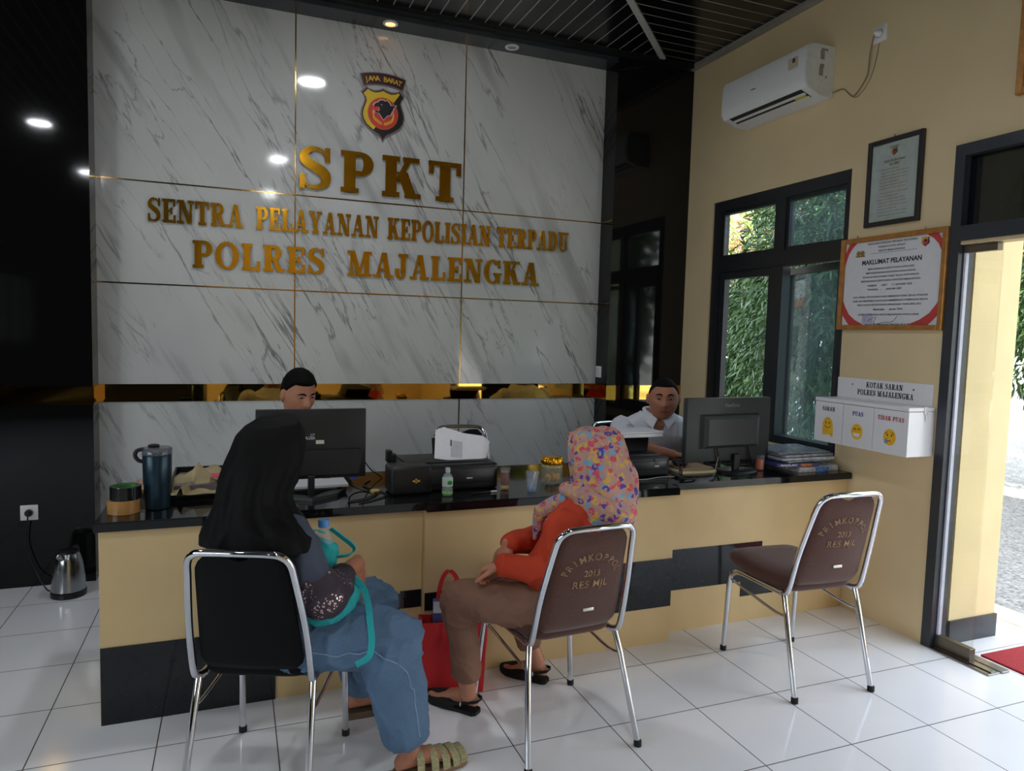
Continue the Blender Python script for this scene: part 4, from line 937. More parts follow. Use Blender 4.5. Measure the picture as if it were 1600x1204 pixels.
cord('monitor_cable', 'black cable lying in loops right of the left monitor', [(-0.30, 3.17, 0.85), (-0.29, 3.22, 0.80), (-0.24, 3.20, ZT+0.004), (-0.19, 3.12, ZT+0.004), (-0.25, 3.04, ZT+0.004), (-0.33, 3.00, ZT+0.004)], 0.0035, cm)
cord('printer_cable', 'thin black cable crossing the worktop toward the left printer', [(-0.17, 3.40, ZT+0.003), (-0.22, 3.28, ZT+0.003), (-0.15, 3.10, ZT+0.003), (-0.22, 3.01, ZT+0.003), (-0.29, 2.97, ZT+0.003)], 0.003, cm)
cord('usb_cable', 'black cable rising against the marble right of the left monitor', [(-0.232, 3.36, 0.94), (-0.205, 3.40, 0.90), (-0.19, 3.42, 0.86), (-0.15, 3.44, 0.81), (-0.10, 3.46, ZT+0.003)], 0.003, cm)
tag(obj('tape_spool', lathe(BM(), [(0.010, 0), (0.022, 0.0005), (0.022, 0.010), (0.010, 0.0105)], (-0.190, 3.16, ZT), 24), mat('yellow_tape', (196, 170, 90), 0.4), loc=(-0.190, 3.16, ZT), smooth=40), 'small flat yellow tape spool beside the left printer', 'tape')
# printers
def printer(lab, x0, x1, y0, y1, h, tank=None):
    t = thing('printer', lab, 'printer', ((x0+x1)/2, (y0+y1)/2, ZT), group='printers on the worktop'); z1 = ZT+h
    b = BM(); box(b, (x0, y0, ZT), (x1, y1, z1), 0.012, 3); body = obj('body', b, M_tank, t, smooth=40)
    b = BM(); box(b, (x0+0.02, y0-0.006, ZT+0.035), (x1-0.02, y0+0.004, z1-0.018), 0.003); obj('front_flap', b, M_tankg, t, smooth=40)
    b = BM(); box(b, (x0+0.03, y0+0.05, z1-0.004), (x1-0.03, y1-0.05, z1+0.008), 0.003); obj('scanner_lid', b, M_tank, t, smooth=40)
    b = BM(); ww = x1-x0; label_block(b, (x1-ww*0.34, y0-0.0068, ZT+0.052), X, Z, 0.028, 0.006); obj('maker_mark', b, M_paper, t)
    b = BM(); label_block(b, (x1-ww*0.34+0.002, y0-0.0068, ZT+0.066), X, Z, 0.022, 0.026); obj('panel_icon', b, mat('icon_grey', (66, 70, 74), 0.4), t)
    if tank:
        xa, xb, ya, zt = tank
        b = BM(); box(b, (xa, ya, ZT), (xb, y0+0.10, zt), 0.016, 4); tk = obj('ink_tank', b, M_tank, t, smooth=40)
        b = BM(); c = V(((xa+xb)/2+0.02, ya-0.0006, ZT+0.062)); box(b, c+V((-0.016, 0, -0.004)), c+V((0.016, 0.001, 0.004))); box(b, c+V((-0.005, 0, -0.010)), c+V((0.004, 0.001, 0.010))); obj('gold_mark', b, mat('gold_print', (206, 164, 60), 0.4), tk)
        b = BM(); box(b, (xa+0.02, y0+0.14, z1-0.005), (xa+0.045, y0+0.19, z1+0.050), 0.004); box(b, (xa+0.045, y0+0.14, z1-0.005), (xa+0.065, y0+0.19, z1+0.032), 0.004); obj('feeder_clip', b, M_black, t)
    return t, z1
pr1, zp1 = printer('black ink-tank printer left of the tea glass with leaning papers', -0.085, 0.372, 3.105, 3.42, 0.118, (-0.140, 0.045, 3.060, ZT+0.125))
# rear feed support + leaning papers
b_ = BM(); sup = [V((0.12, 3.33, zp1-0.005)), V((0.32, 3.33, zp1-0.005)), V((0.33, 3.40, zp1+0.08)), V((0.13, 3.40, zp1+0.08))]
poly(b_, sup, (0, 0.006, -0.002)); obj('paper_support', b_, M_black, pr1)
def paper_fan(lab, c, ux, uy, w, h, angs, th, name='paper_stack', group=None):
    b = BM(); c, ux, uy = V(c), V(ux).normalized(), V(uy).normalized(); nr = ux.cross(uy)
    for k, (a, dx, dy) in enumerate(angs):
        ca, sa = math.cos(a), math.sin(a); u = ux*ca+uy*sa; v = -ux*sa+uy*ca
        sheet(b, c+ux*dx+uy*dy+nr*th*1.05*k, u, v, w, h, th)
    return tag(obj(name, b, M_paper, loc=c), lab, 'paper', group)
up = V((0.0, 0.56, 0.83)).normalized()
ps = thing('paper_stack', 'white sheets leaning in the rear feed of the left printer', 'paper', (0.2, 3.20, zp1+0.012))
for k, (a, dx, dy) in enumerate(((-0.36, 0.040, 0.002), (-0.30, 0.034, 0.002), (-0.24, 0.026, 0.002), (-0.18, 0.016, 0.0))):
    b = BM(); c = V((0.200+dx, 3.20, zp1+0.004))+up*(0.058+dy); u = X*math.cos(a)+up*math.sin(a); v = -X*math.sin(a)+up*math.cos(a); nr = X.cross(up)
    sheet(b, c+nr*0.0045*k, u, v, 0.235, 0.150, 0.004); obj('sheet_bundle', b, M_paper, ps)
b = BM(); nr = X.cross(up)
a = -0.18; u = X*math.cos(a)+up*math.sin(a); v = -X*math.sin(a)+up*math.cos(a); c = V((0.205, 3.20, zp1+0.004))+up*0.058+nr*0.018
label_block(b, c+u*-0.03+v*-0.055, u, v, 0.055, 0.085); obj('faint_printed_box', b, mat('faint_print', (186, 186, 194), 0.7), ps)
b = BM(); label_block(b, c+u*-0.034+v*0.000+nr*0.0009, u, v, 0.006, 0.032); obj('black_mark', b, M_ink, ps)
pr2, zp2 = printer('dark grey printer partly hidden behind the floral headscarf', 1.060, 1.345, 3.150, 3.42, 0.100)
b_ = BM(); poly(b_, [(1.09, 3.30, zp2), (1.30, 3.30, zp2), (1.345, 3.36, zp2+0.085), (1.06, 3.36, zp2+0.085)], (0, 0.02, 0)); obj('paper_support', b_, M_black, pr2)
ps = thing('paper_stack', 'flat white papers lying on top of the right printer', 'paper', (1.24, 3.30, zp2+0.087))
for k, (x0, x1, y0, y1, z0) in enumerate(((1.105, 1.375, 3.27, 3.46, 0.0), (1.10, 1.378, 3.275, 3.465, 0.0085), (1.09, 1.39, 3.28, 3.47, 0.019))):
    b = BM(); z = zp2+0.087+z0; box(b, (x0, y0, z), (x1, y1, z+(0.008 if k < 2 else 0.006)), 0.0008); obj('sheet_bundle', b, M_paper, ps)
# sanitizer bottle, tea glass, pen, cup, jar
c_ = (0.103, 3.020, ZT); t = thing('sanitizer_bottle', 'small clear bottle with a green label in front of the left printer', 'bottle', c_)
b_ = BM(); lathe(b_, [(0.018, 0), (0.0225, 0.002), (0.0235, 0.01), (0.0235, 0.075), (0.021, 0.088), (0.011, 0.098), (0.0095, 0.104)], c_, 28); obj('body', b_, M_clear, t, smooth=50)
b_ = BM(); lathe(b_, [(0.010, 0.1042), (0.011, 0.105), (0.0105, 0.122), (0.006, 0.124)], c_, 20); obj('cap', b_, clear_mat('frosted_cap', (206, 214, 210), 0.3, 0.7), t, smooth=50)
b_ = BM(); lathe(b_, [(0.0236, 0.042), (0.0239, 0.042), (0.0239, 0.078), (0.0236, 0.078)], c_, 28); lb = obj('label', b_, mat('label_pale', (196, 214, 200), 0.5), t, smooth=50)
b_ = BM(); ball(b_, (c_[0]+0.004, c_[1]-0.0238, c_[2]+0.060), (0.012, 0.0015, 0.010), 14); obj('green_mark', b_, mat('label_green', (44, 140, 62), 0.5), lb)
b_ = BM(); lathe(b_, [(0.0236, 0.010), (0.0239, 0.010), (0.0239, 0.015), (0.0236, 0.015)], c_, 28); obj('green_stripe', b_, mat('stripe_green', (120, 214, 60), 0.5), t, smooth=50)
def tea(lab, c, r, h, lv, colt):
    t = thing('tea_glass', lab, 'glass', c)
    b = BM(); lathe(b, [(r*0.86, 0.0), (r*0.9, 0.001), (r, h), (r-0.0015, h), (r*0.9-0.0015, 0.006), (0.001, 0.006)], c, 28, closed=True); obj('glass', b, clear_mat('drinking_glass', (226, 230, 230), 0.03, 0.07) if 'drinking_glass' not in MATS else MATS['drinking_glass'], t, smooth=40)
    b = BM(); lathe(b, [(r*0.9-0.004, 0.0065), (r*0.9-0.0025, 0.0075), (r*0.9+(r*0.1)*lv-0.0025, h*lv), (0.001, h*lv+0.0002)], c, 28); tq = obj('tea', b, colt, t, smooth=40)
    if h > 0.09:
        b = BM(); lathe(b, [(r*0.9-0.0035, 0.0066), (r*0.9-0.0023, 0.0072), (r*0.9-0.0020, 0.020), (0.001, 0.0205)], c, 28); obj('amber_bottom', b, mat('amber_syrup', (206, 150, 30), 0.1), tq, smooth=40)
tea('tall glass of dark red tea beside the left printer', (0.395, 3.075, ZT), 0.024, 0.100, 0.80, mat('red_tea', (104, 26, 20), 0.1))
tea('glass of amber tea between the right monitor and the magazines', (1.945, 3.165, ZT), 0.026, 0.085, 0.72, mat('amber_tea', (196, 84, 26), 0.1))
t = thing('pen', 'silver-tipped pen lying at the worktop edge before the tea glass', 'pen', (0.285, 3.03, ZT+0.004))
b_ = BM(); tube(b_, [(0.215, 3.005, ZT+0.0045), (0.305, 3.020, ZT+0.0045)], 0.0038, 10); obj('barrel', b_, M_black, t, smooth=50)
b_ = BM(); tube(b_, [(0.309, 3.0207, ZT+0.0045), (0.335, 3.025, ZT+0.0045)], 0.0042, 10); obj('cap', b_, M_white, t, smooth=50)
c_ = (0.500, 3.000, ZT); t = thing('plastic_cup', 'clear plastic cup with a straw on the middle of the worktop', 'cup', c_)
b_ = BM(); lathe(b_, [(0.019, 0), (0.021, 0.001), (0.0295, 0.088), (0.033, 0.089), (0.033, 0.091), (0.0285, 0.091), (0.020, 0.003), (0.001, 0.003)], c_, 30); obj('cup_wall', b_, clear_mat('cup_plastic', (200, 214, 232), 0.08, 0.15), t, smooth=40)
b_ = BM(); tube(b_, [V(c_)+V((-0.008, 0, 0.006)), V(c_)+V((0.016, 0.004, 0.086))], 0.0025, 8); obj('straw', b_, mat('white_straw', (214, 220, 230), 0.4), t, smooth=50)
b_ = BM(); lathe(b_, [(0.0185, 0.0035), (0.0195, 0.016), (0.001, 0.0165)], c_, 24); obj('water', b_, clear_mat('water_blue', (120, 164, 206), 0.03, 0.45), t, smooth=40)
c_ = (0.668, 3.150, ZT); t = thing('glass_jar', 'round glass jar with a shiny gold lid beside the floral headscarf', 'jar', c_)
b_ = BM(); lathe(b_, [(0.046, 0), (0.0505, 0.003), (0.0525, 0.012), (0.0525, 0.078), (0.049, 0.090), (0.046, 0.094)], c_, 36); obj('glass', b_, clear_mat('jar_glass', (206, 206, 190), 0.04, 0.25), t, smooth=50)
b_ = BM(); rg = []
for z, r in ((0.0945, 0.046), (0.096, 0.052), (0.108, 0.0545), (0.122, 0.0525), (0.129, 0.046), (0.129, 0.030)): rg.append([V(c_)+V(((r+0.0022*math.cos(18*2*math.pi*i/72)*(1 if r > 0.045 else 0))*math.cos(2*math.pi*i/72), (r+0.0022*math.cos(18*2*math.pi*i/72)*(1 if r > 0.045 else 0))*math.sin(2*math.pi*i/72), z)) for i in range(72)])
rings(b_, rg); obj('lid', b_, mat('bright_gold', (222, 158, 30), 0.18, metal=0.9), t, smooth=60)
b_ = BM(); lathe(b_, [(0.0500, 0.080), (0.0528, 0.081), (0.0520, 0.088), (0.0488, 0.089)], c_, 36); obj('neck_ring', b_, clear_mat('yellowish_plastic', (206, 190, 90), 0.2, 0.7), t, smooth=50)
b_ = BM()
for k in range(3): ball(b_, (c_[0]+0.026*(k-1), c_[1]-0.010, c_[2]+0.026+0.006*(k % 2)), (0.015, 0.012, 0.021), 12)
obj('sweets', fuse(b_, 0.003, 1), mat('wrapped_sweets', (206, 150, 60), 0.5, nz=0.4, scale=90), t, smooth=60)
# right monitor
t = thing('monitor', 'black monitor seen from behind near the window, in front of the man in white', 'monitor', (1.75, 3.17, ZT))
R2 = Matrix.Rotation(math.radians(3), 3, 'Z'); M_mon2 = mat('monitor_charcoal', (50, 53, 54), 0.45, nz=0.05)
C2 = V((1.727, 3.185, 1.005))
def r2(p): return C2+R2@V(p)
b_ = BM(); obox(b_, C2, (0.288, 0.018, 0.172), R2, 0.006); obj('panel', b_, M_mon2, t, smooth=40)
b_ = BM(); rg = []
for y, w, z0, z1 in ((-0.017, 0.20, -0.100, 0.085), (-0.040, 0.19, -0.094, 0.076), (-0.052, 0.165, -0.080, 0.060)): rg.append([r2((x, y, z)) for x, z in ((-w, z0), (w, z0), (w, z1), (-w, z1))])
rings(b_, rg); obj('rear_bulge', b_, M_mon2, t)
obj('screen', obox(BM(), C2+R2@V((0, 0.0185, 0)), (0.278, 0.0006, 0.162), R2), MATS['screen_glass'], t)
b_ = BM(); add_text(b_, 'ViewSonic', 0.030, r2((0.015, -0.0186, 0.122)), R2@X, Z, fit=0.105); obj('maker_lettering', b_, mat('lettering_grey', (118, 122, 124), 0.5), t)
b_ = BM(); obox(b_, C2+R2@V((0.045, -0.030, -0.185)), (0.020, 0.012, 0.050), R2, 0.004); obj('neck', b_, M_black, t)
b_ = BM(); rg = []
for z, s in ((0.0, 1.0), (0.010, 1.0), (0.014, 0.93)): rg.append([V((1.775+0.125*s*math.cos(a), 3.150+0.085*s*math.sin(a), ZT+z)) for a in [2*math.pi*i/40 for i in range(40)]])
rings(b_, rg); obj('base', b_, M_black, t, smooth=40)
for x in (-0.09, 0.13):
    b_ = BM(); tube(b_, crom([r2((x, -0.03, -0.095)), r2((x+0.01, -0.035, -0.14)), r2((x+0.03, -0.02, -0.20)), V((1.74+x*0.4, 3.27, ZT+0.02))], 5), 0.005, 8); obj('monitor_lead', b_, cm, t, smooth=60)
# papers and telephone left of the right monitor
tag(obj('paper_sheets', box(BM(), (1.43, 3.16, ZT), (1.66, 3.33, ZT+0.012), 0.001), mat('pale_yellow_paper', (206, 200, 160), 0.7), loc=(1.55, 3.24, ZT)), 'pale yellow papers under the computer mouse left of the right monitor', 'paper')
tag(obj('brown_folder', box(BM(), (1.45, 3.18, ZT+0.0125), (1.65, 3.42, ZT+0.024), 0.002), mat('brown_card', (150, 116, 84), 0.6), loc=(1.55, 3.30, ZT+0.0125)), 'brown folder lying on the pale yellow papers', 'folder')
t = thing('computer_mouse', 'black computer mouse on the brown folder near the man in white', 'mouse', (1.49, 3.27, ZT+0.0245))
b_ = BM(); ball(b_, (1.49, 3.27, ZT+0.042), (0.036, 0.060, 0.0175), 20); obj('body', b_, M_black, t, smooth=60)
b_ = BM(); ball(b_, (1.49, 3.235, ZT+0.056), (0.005, 0.012, 0.005), 10); obj('wheel', b_, M_steel, t, smooth=60)
cord('mouse_cable', 'black mouse cable curling over the pale papers', [(1.47, 3.215, ZT+0.035), (1.42, 3.17, ZT+0.02), (1.40, 3.12, ZT+0.004), (1.50, 3.09, ZT+0.004), (1.62, 3.12, ZT+0.004)], 0.003, cm)
tag(obj('incense_stick', tube(BM(), [(1.575, 3.085, ZT+0.002), (1.605, 3.09, ZT+0.10)], 0.0016, 6), mat('pale_stick', (176, 150, 130), 0.6), loc=(1.58, 3.085, ZT)), 'thin pale stick standing before the right monitor', 'stick')
cord('white_cable', 'thin pale cable along the worktop before the right printer', [(1.05, 3.10, ZT+0.004), (1.15, 3.08, ZT+0.004), (1.26, 3.11, ZT+0.004), (1.34, 3.10, ZT+0.006)], 0.003, mat('pale_cable', (150, 152, 152), 0.5))
cord('adapter_cable', 'dark tangled cable at the corner of the right printer', [(1.355, 3.13, ZT+0.09), (1.375, 3.10, ZT+0.05), (1.36, 3.06, ZT+0.012), (1.33, 3.03, ZT+0.010), (1.39, 3.02, ZT+0.008), (1.43, 3.05, ZT+0.006)], 0.0045, cm)
# magazines and newspapers at the right end
mg = [('white magazine with a curled cover, lowest at the right end of the worktop', (2.10, 2.405, 3.045, 3.30), 0.030, (206, 206, 210), 2), ('purple-backed magazine leaning out of the stack beside the amber tea', (1.985, 2.27, 3.05, 3.28), 0.020, (66, 62, 120), -8), ('grey newspaper lying on the white magazine', (2.03, 2.395, 3.07, 3.34), 0.012, (150, 156, 160), 3), ('pale folded newspaper in the middle of the stack', (2.01, 2.39, 3.06, 3.35), 0.014, (176, 182, 188), -2), ('bluish folded newspaper second from the top of the stack', (2.02, 2.40, 3.08, 3.36), 0.014, (160, 168, 178), 2), ('topmost plastic-wrapped newspaper of the stack', (2.00, 2.385, 3.09, 3.36), 0.012, (120, 122, 128), -1)]
z = ZT
for k, (lab, (x0, x1, y0, y1), h, col, rot) in enumerate(mg):
    if k == 1: zz = ZT+0.0305
    c = V(((x0+x1)/2, (y0+y1)/2, z)); R = Matrix.Rotation(math.radians(rot), 3, 'Z')
    t = thing('magazine' if k < 2 else 'newspaper', lab, 'magazine' if k < 2 else 'newspaper', c, group='reading matter stacked at the right end of the worktop')
    b = BM(); nx, ny = 16, 6; rg = []
    hx, hy = (x1-x0)/2-0.012, (y1-y0)/2
    m = mat('magazine_%d' % k, col, 0.25 if k > 1 else 0.5, nz=0.35, scale=38)
    def P(i, j, zt): 
        p = R@V((-hx+2*hx*i/nx, -hy+2*hy*j/ny, 0)); return c+p+Z*(zt+0.0*math.sin(i))
    top = [[b.verts.new(P(i, j, h-0.0005-0.002*abs(math.sin(1.3*i+j+k)))) for i in range(nx+1)] for j in range(ny+1)]
    bot = [[b.verts.new(P(i, j, 0.0006)) for i in range(nx+1)] for j in range(ny+1)]
    for g in (top, bot):
        for j in range(ny):
            for i in range(nx): b.faces.new((g[j][i], g[j][i+1], g[j+1][i+1], g[j+1][i]))
    lp = [(0, i) for i in range(nx)]+[(j, nx) for j in range(ny)]+[(ny, i) for i in range(nx, 0, -1)]+[(j, 0) for j in range(ny, 0, -1)]
    for q in range(len(lp)):
        a, e = lp[q], lp[(q+1) % len(lp)]; b.faces.new((top[a[0]][a[1]], top[e[0]][e[1]], bot[e[0]][e[1]], bot[a[0]][a[1]]))
    obj('pages', b, m, t)
    if k < 2:
        b = BM(); p = c+R@V((0.02 if k == 0 else 0.05, -hy-0.0012, h*0.5)); obox(b, p, (0.05 if k == 0 else 0.035, 0.0006, h*0.38), R); obj('cover_print', b, mat('cover_blue', (90, 140, 206), 0.5, nz=0.5, scale=60) if k == 0 else mat('cover_orange', (206, 120, 50), 0.5, nz=0.5, scale=60), t)
        if k == 1:
            b = BM(); add_text(b, 'MAJALAH', 0.015, c+R@V((-0.06, -hy-0.0016, h*0.25)), R@X, Z, bold=0.0005, fit=0.10); obj('cover_lettering', b, M_paper, t)
    z += h+0.0008
# ------------------------------------------------------------------ kettle on the floor at the left
c_ = (-1.617, 4.44, 0.0); t = thing('electric_kettle', 'steel electric kettle on the floor against the left black wall', 'kettle', c_)
b_ = BM(); lathe(b_, [(0.080, 0.001), (0.086, 0.003), (0.086, 0.028), (0.080, 0.032)], c_, 40); obj('base', b_, M_black, t, smooth=40)
b_ = BM(); lathe(b_, [(0.078, 0.0325), (0.083, 0.035), (0.080, 0.10), (0.070, 0.18), (0.056, 0.232), (0.052, 0.238)], c_, 40); obj('body', b_, mat('kettle_steel', (168, 170, 172), 0.18, metal=1.0, nz=0.03), t, smooth=50)
b_ = BM(); lathe(b_, [(0.052, 0.2385), (0.050, 0.248), (0.030, 0.256), (0.008, 0.258)], c_, 36); obj('lid', b_, M_black, t, smooth=50)
b_ = BM(); cc = V(c_); hd = V((0.25, 0.97, 0)); tube(b_, crom([cc+hd*0.048+Z*0.236, cc+hd*0.085+Z*0.245, cc+hd*0.108+Z*0.20, cc+hd*0.108+Z*0.12, cc+hd*0.085+Z*0.07], 6), 0.012, 12); obj('handle', b_, M_black, t, smooth=60)
b_ = BM(); tube(b_, [cc-V((0.4, 0.9, 0)).normalized()*0.045+Z*0.215, cc-V((0.4, 0.9, 0)).normalized()*0.080+Z*0.240], [0.020, 0.012], 14); obj('spout', b_, MATS['kettle_steel'], t, smooth=60)
# ------------------------------------------------------------------ red mat at the door
b_ = BM(); box(b_, (2.585, 1.20, -0.0035), (3.02, 2.30, 0.008), 0.003); tag(obj('door_mat', b_, mat('red_carpet', (150, 40, 46), 0.95, nz=0.25, scale=160, bump=0.4), loc=(2.8, 1.75, -0.0035)), 'red carpet door mat on the porch outside the doorway', 'mat')
# ------------------------------------------------------------------ people
SK_A = mat('skin_tan', (186, 128, 100), 0.5, nz=0.06, scale=18)
SK_B = mat('skin_brown', (172, 114, 88), 0.5, nz=0.06, scale=18)
M_lip_a = mat('lip_tan', (146, 84, 74), 0.45); M_lip_b = mat('lip_brown', (146, 88, 78), 0.45)
M_hair = mat('black_hair', (10, 9, 9), 0.75, nz=0.3, scale=140, bump=0.4, spec=0.15)
M_eyew = mat('eye_white', (214, 206, 200), 0.25); M_iris = mat('dark_iris', (26, 18, 14), 0.15)
def basis(f, up=Z):
    f = V(f).normalized(); r = f.cross(V(up)).normalized(); return r, f, r.cross(f)
def head_pt(d, jaw=0.22):
    """surface point of a head for a unit direction d (x side, y face, z up)"""
    sx, sy, sz = d; x, y, z = sx*0.077, sy*0.094, sz*0.117
    if sz < 0: x *= 1-jaw*(-sz)**1.6
    if sz < -0.15 and sy < 0.2: y += 0.030*min(1, (-sz-0.15)/0.6)*(0.2-sy)
    if sy > 0:
        y *= 0.93
        def g(a, x0, z0, wx, wz): return a*math.exp(-((x-x0)/wx)**2-((z-z0)/wz)**2)
        k = g(0.021, 0, -0.021, 0.012, 0.015)+g(0.013, 0, 0.000, 0.010, 0.026)+g(0.006, 0.013, -0.027, 0.008, 0.008)+g(0.006, -0.013, -0.027, 0.008, 0.008)
        for s in (-1, 1): k += g(-0.010, 0.031*s, 0.014, 0.017, 0.011)+g(0.005, 0.030*s, 0.034, 0.022, 0.009)+g(0.004, 0.045*s, -0.016, 0.020, 0.018)
        k += g(0.007, 0, -0.053, 0.021, 0.006)+g(0.007, 0, -0.067, 0.017, 0.006)+g(-0.004, 0, -0.060, 0.022, 0.0025)+g(0.010, 0, -0.098, 0.022, 0.014)
        y += k*max(0, sy)**0.5
    return V((x, y, z))
def head_geo(bm, c, f, s=1.0, jaw=0.22, wide=1.0, nu=72, nv=48):
    r, f, u = basis(f); c = V(c); rg = []
    for j in range(1, nv):
        th = math.pi*j/nv; row = []
        for i in range(nu):
            a = 2*math.pi*i/nu; p = head_pt((math.cos(a)*math.sin(th), math.sin(a)*math.sin(th), math.cos(th)), jaw)*s
            row.append(c+r*p.x*wide+f*p.y+u*p.z)
        rg.append(row)
    rings(bm, rg)
    for q in (-1, 1):      # ears
        e = []
        for t, a, b_ in ((-0.8, 0.010, 0.016), (-0.3, 0.017, 0.027), (0.3, 0.018, 0.030), (0.8, 0.012, 0.022)):
            cc = c+r*q*(0.080*wide+0.012*t)*s+f*(-0.006-0.007*t)*s+u*0.000
            e.append(ell(cc, (f*0.95+r*q*0.25)*a*s, u*b_*s, 16))
        rings(bm, e)
def hair_cap(par, c, f, s=1.0, wide=1.0, jaw=0.22, thick=0.004, top=0.014, front=0.066, m=None, nu=72, nv=48):
    r, f, u = basis(f); c = V(c); bm = BM(); rg = []
    for j in range(1, nv):
        th = math.pi*j/nv; row = []
        for i in range(nu):
            a = 2*math.pi*i/nu; d = V((math.cos(a)*math.sin(th), math.sin(a)*math.sin(th), math.cos(th))); p = head_pt(d, jaw)*s
            line = (front if d.y > 0.5 else front-(0.5-d.y)*(front-0.022)/0.35 if d.y > 0.15 else 0.022 if d.y > -0.22 else 0.022-(-0.22-d.y)*0.35)
            line = max(line, -0.066)
            k = max(0.0, min(1.0, (p.z/s-line)/0.010))
            out = -0.012+(thick+0.012+max(0, d.z)**0.7*(top-thick)+0.002*nz(d, 9)+0.0018*nz(d, 26))*k
            n_ = V((d.x/0.077, d.y/0.094, d.z/0.117)).normalized(); p = p+n_*out
            row.append(c+r*p.x*wide+f*p.y+u*p.z)
        rg.append(row)
    rings(bm, rg); return obj('hair', bm, m or M_hair, par, smooth=60)
def face_parts(par, c, f, s=1.0, wide=1.0, squint=0.5, brow=0.0, lookx=0.0):
    r, f, u = basis(f); c = V(c)
    def at(x, y, z): return c+r*x*wide*s+f*y*s+u*z*s
    for q in (-1, 1):
        b = BM(); rr = 0.0118*s; ec = at(0.031*q, 0.0725, 0.0125)
        bmesh.ops.create_uvsphere(b, u_segments=20, v_segments=14, radius=1.0, matrix=Matrix.Translation(ec) @ Matrix((r*rr*1.15, f*rr, u*rr*squint)).transposed().to_4x4())
        e = obj('eye', b, [M_eyew, M_iris], par, smooth=60)
        ic = ec-root_of(par).location+r*lookx*rr+f*rr
        for p in e.data.polygons:
            if (p.center-ic).length < rr*0.62: p.material_index = 1
        b = BM(); tube(b, crom([at(0.014*q, 0.089, 0.030+brow), at(0.028*q, 0.0885, 0.037+brow*1.2), at(0.047*q, 0.076, 0.032+brow)], 5), resamp([0.003*s, 0.0040*s, 0.0018*s], 5), 8); obj('eyebrow', b, M_hair, par, smooth=60)
        b = BM(); tube(b, crom([at(0.018*q, 0.0795, 0.0125), at(0.031*q, 0.0850, 0.0125+0.009*squint), at(0.045*q, 0.0760, 0.0120)], 5), 0.0015*s, 8); obj('upper_eyelid', b, mat('lash_brown', (60, 38, 30), 0.6), par, smooth=60)
def hand_geo(bm, w, d, nrm, side, s=1.0, curl=0.5, spread=0.0):
    """hand from wrist w along d, back of the hand facing nrm, thumb toward side*(d x nrm)"""
    d = V(d).normalized(); nrm = (V(nrm)-d*V(nrm).dot(d)).normalized(); l = d.cross(nrm)*side; w = V(w)
    rg = [ell(w+d*t*s, l*a*s, nrm*b_*s, 18) for t, a, b_ in ((-0.02, 0.024, 0.018), (0.0, 0.027, 0.018), (0.03, 0.036, 0.017), (0.06, 0.041, 0.0155), (0.085, 0.041, 0.013), (0.094, 0.034, 0.009))]
    rings(bm, rg)
    for i, (off, L) in enumerate(((0.030, 0.068), (0.0105, 0.078), (-0.009, 0.072), (-0.028, 0.055))):
        p = w+d*0.086*s+l*off*s; pts = [p-d*0.012*s, p]; rad = [0.0092*s, 0.0092*s]; a = 0.0
        dd = (d+l*spread*(1.2-0.8*i)).normalized()
        for k, (fr, rr) in enumerate(((0.46, 0.0085), (0.31, 0.0078), (0.23, 0.0066))):
            a += curl*(0.8, 1.0, 0.8)[k]*(0.9+0.08*i); p = p+(dd*math.cos(a)-nrm*math.sin(a))*L*fr*s; pts.append(p.copy()); rad.append(rr*s)
        stube(bm, pts, rad, 4, 10)
    b0 = w+d*0.022*s+l*0.026*s
    stube(bm, [b0-l*0.012*s, b0+(d*0.5+l*0.7-nrm*0.2)*0.030*s, b0+(d*0.85+l*0.72-nrm*0.35)*0.055*s, b0+(d*1.15+l*0.5-nrm*0.5)*0.075*s], [0.014*s, 0.0115*s, 0.0095*s, 0.0078*s], 4, 10)
def foot_geo(bm, an, heel, toe, s=1.0, rad=0.033):
    heel, toe, an = V(heel), V(toe), V(an); d = (toe-heel).normalized(); l = d.cross(Z).normalized(); L = (toe-heel).length
    rg = []
    for t, hw, h in ((0.0, 0.018, 0.030), (0.05, 0.028, 0.048), (0.2, 0.031, 0.062), (0.38, 0.033, 0.062), (0.55, 0.038, 0.045), (0.72, 0.043, 0.031), (0.86, 0.041, 0.024), (0.95, 0.032, 0.019), (1.0, 0.016, 0.012)):
        rg.append(ell(heel+d*L*t+Z*(h/2*s+0.006), l*hw*s, Z*h/2*s, 18))
    rings(bm, rg); stube(bm, [an+Z*0.02, an, heel+d*L*0.2+Z*0.045], [rad, rad*0.95, rad*0.95], 4, 14)
def torso_geo(bm, spec, infl=0.0, n=28):
    """spec: (centre, lateral direction, half width, half depth, forward direction)"""
    rg = []
    for c, lat, a, b_, fw in spec: rg.append(ell(c, V(lat).normalized()*(a+infl), V(fw).normalized()*(b_+infl), n))
    rings(bm, rg)
def wrinkle(me, amp, fr, st=(1, 1, 1), seed=0.0):
    return ripple(me, lambda p, q: amp*(nz((p.x*st[0], p.y*st[1], p.z*st[2]), fr, seed)+0.9*crease((p.x*st[0], p.y*st[1], p.z*st[2]), fr*0.8, seed+5)-0.3))
def drape(bm, rg, n=110):
    """hanging cloth: rings (centre, lateral vec, depth vec, fold amplitude, fold count, phase)"""
    out = []
    for c, A, B, amp, kf, ph in rg:
        r = []
        for i in range(n):
            a = 2*math.pi*i/n; q = 1+amp*(math.sin(kf*a+ph)+0.5*math.sin(kf*1.7*a+2*ph+1)); r.append(V(c)+V(A)*math.cos(a)*q+V(B)*math.sin(a)*q)
        out.append(r)
    rings(bm, out)
def lips(o, c, f, s, wide, idx):
    r, f, u = basis(f); c = V(c)-root_of(o).location
    for p in o.data.polygons:
        d = p.center-c; x, y, z = d.dot(r)/wide/s, d.dot(f)/s, d.dot(u)/s
        if y > 0.06 and (x/0.024)**2+((z+0.060)/0.0125)**2 < 1: p.material_index = idx

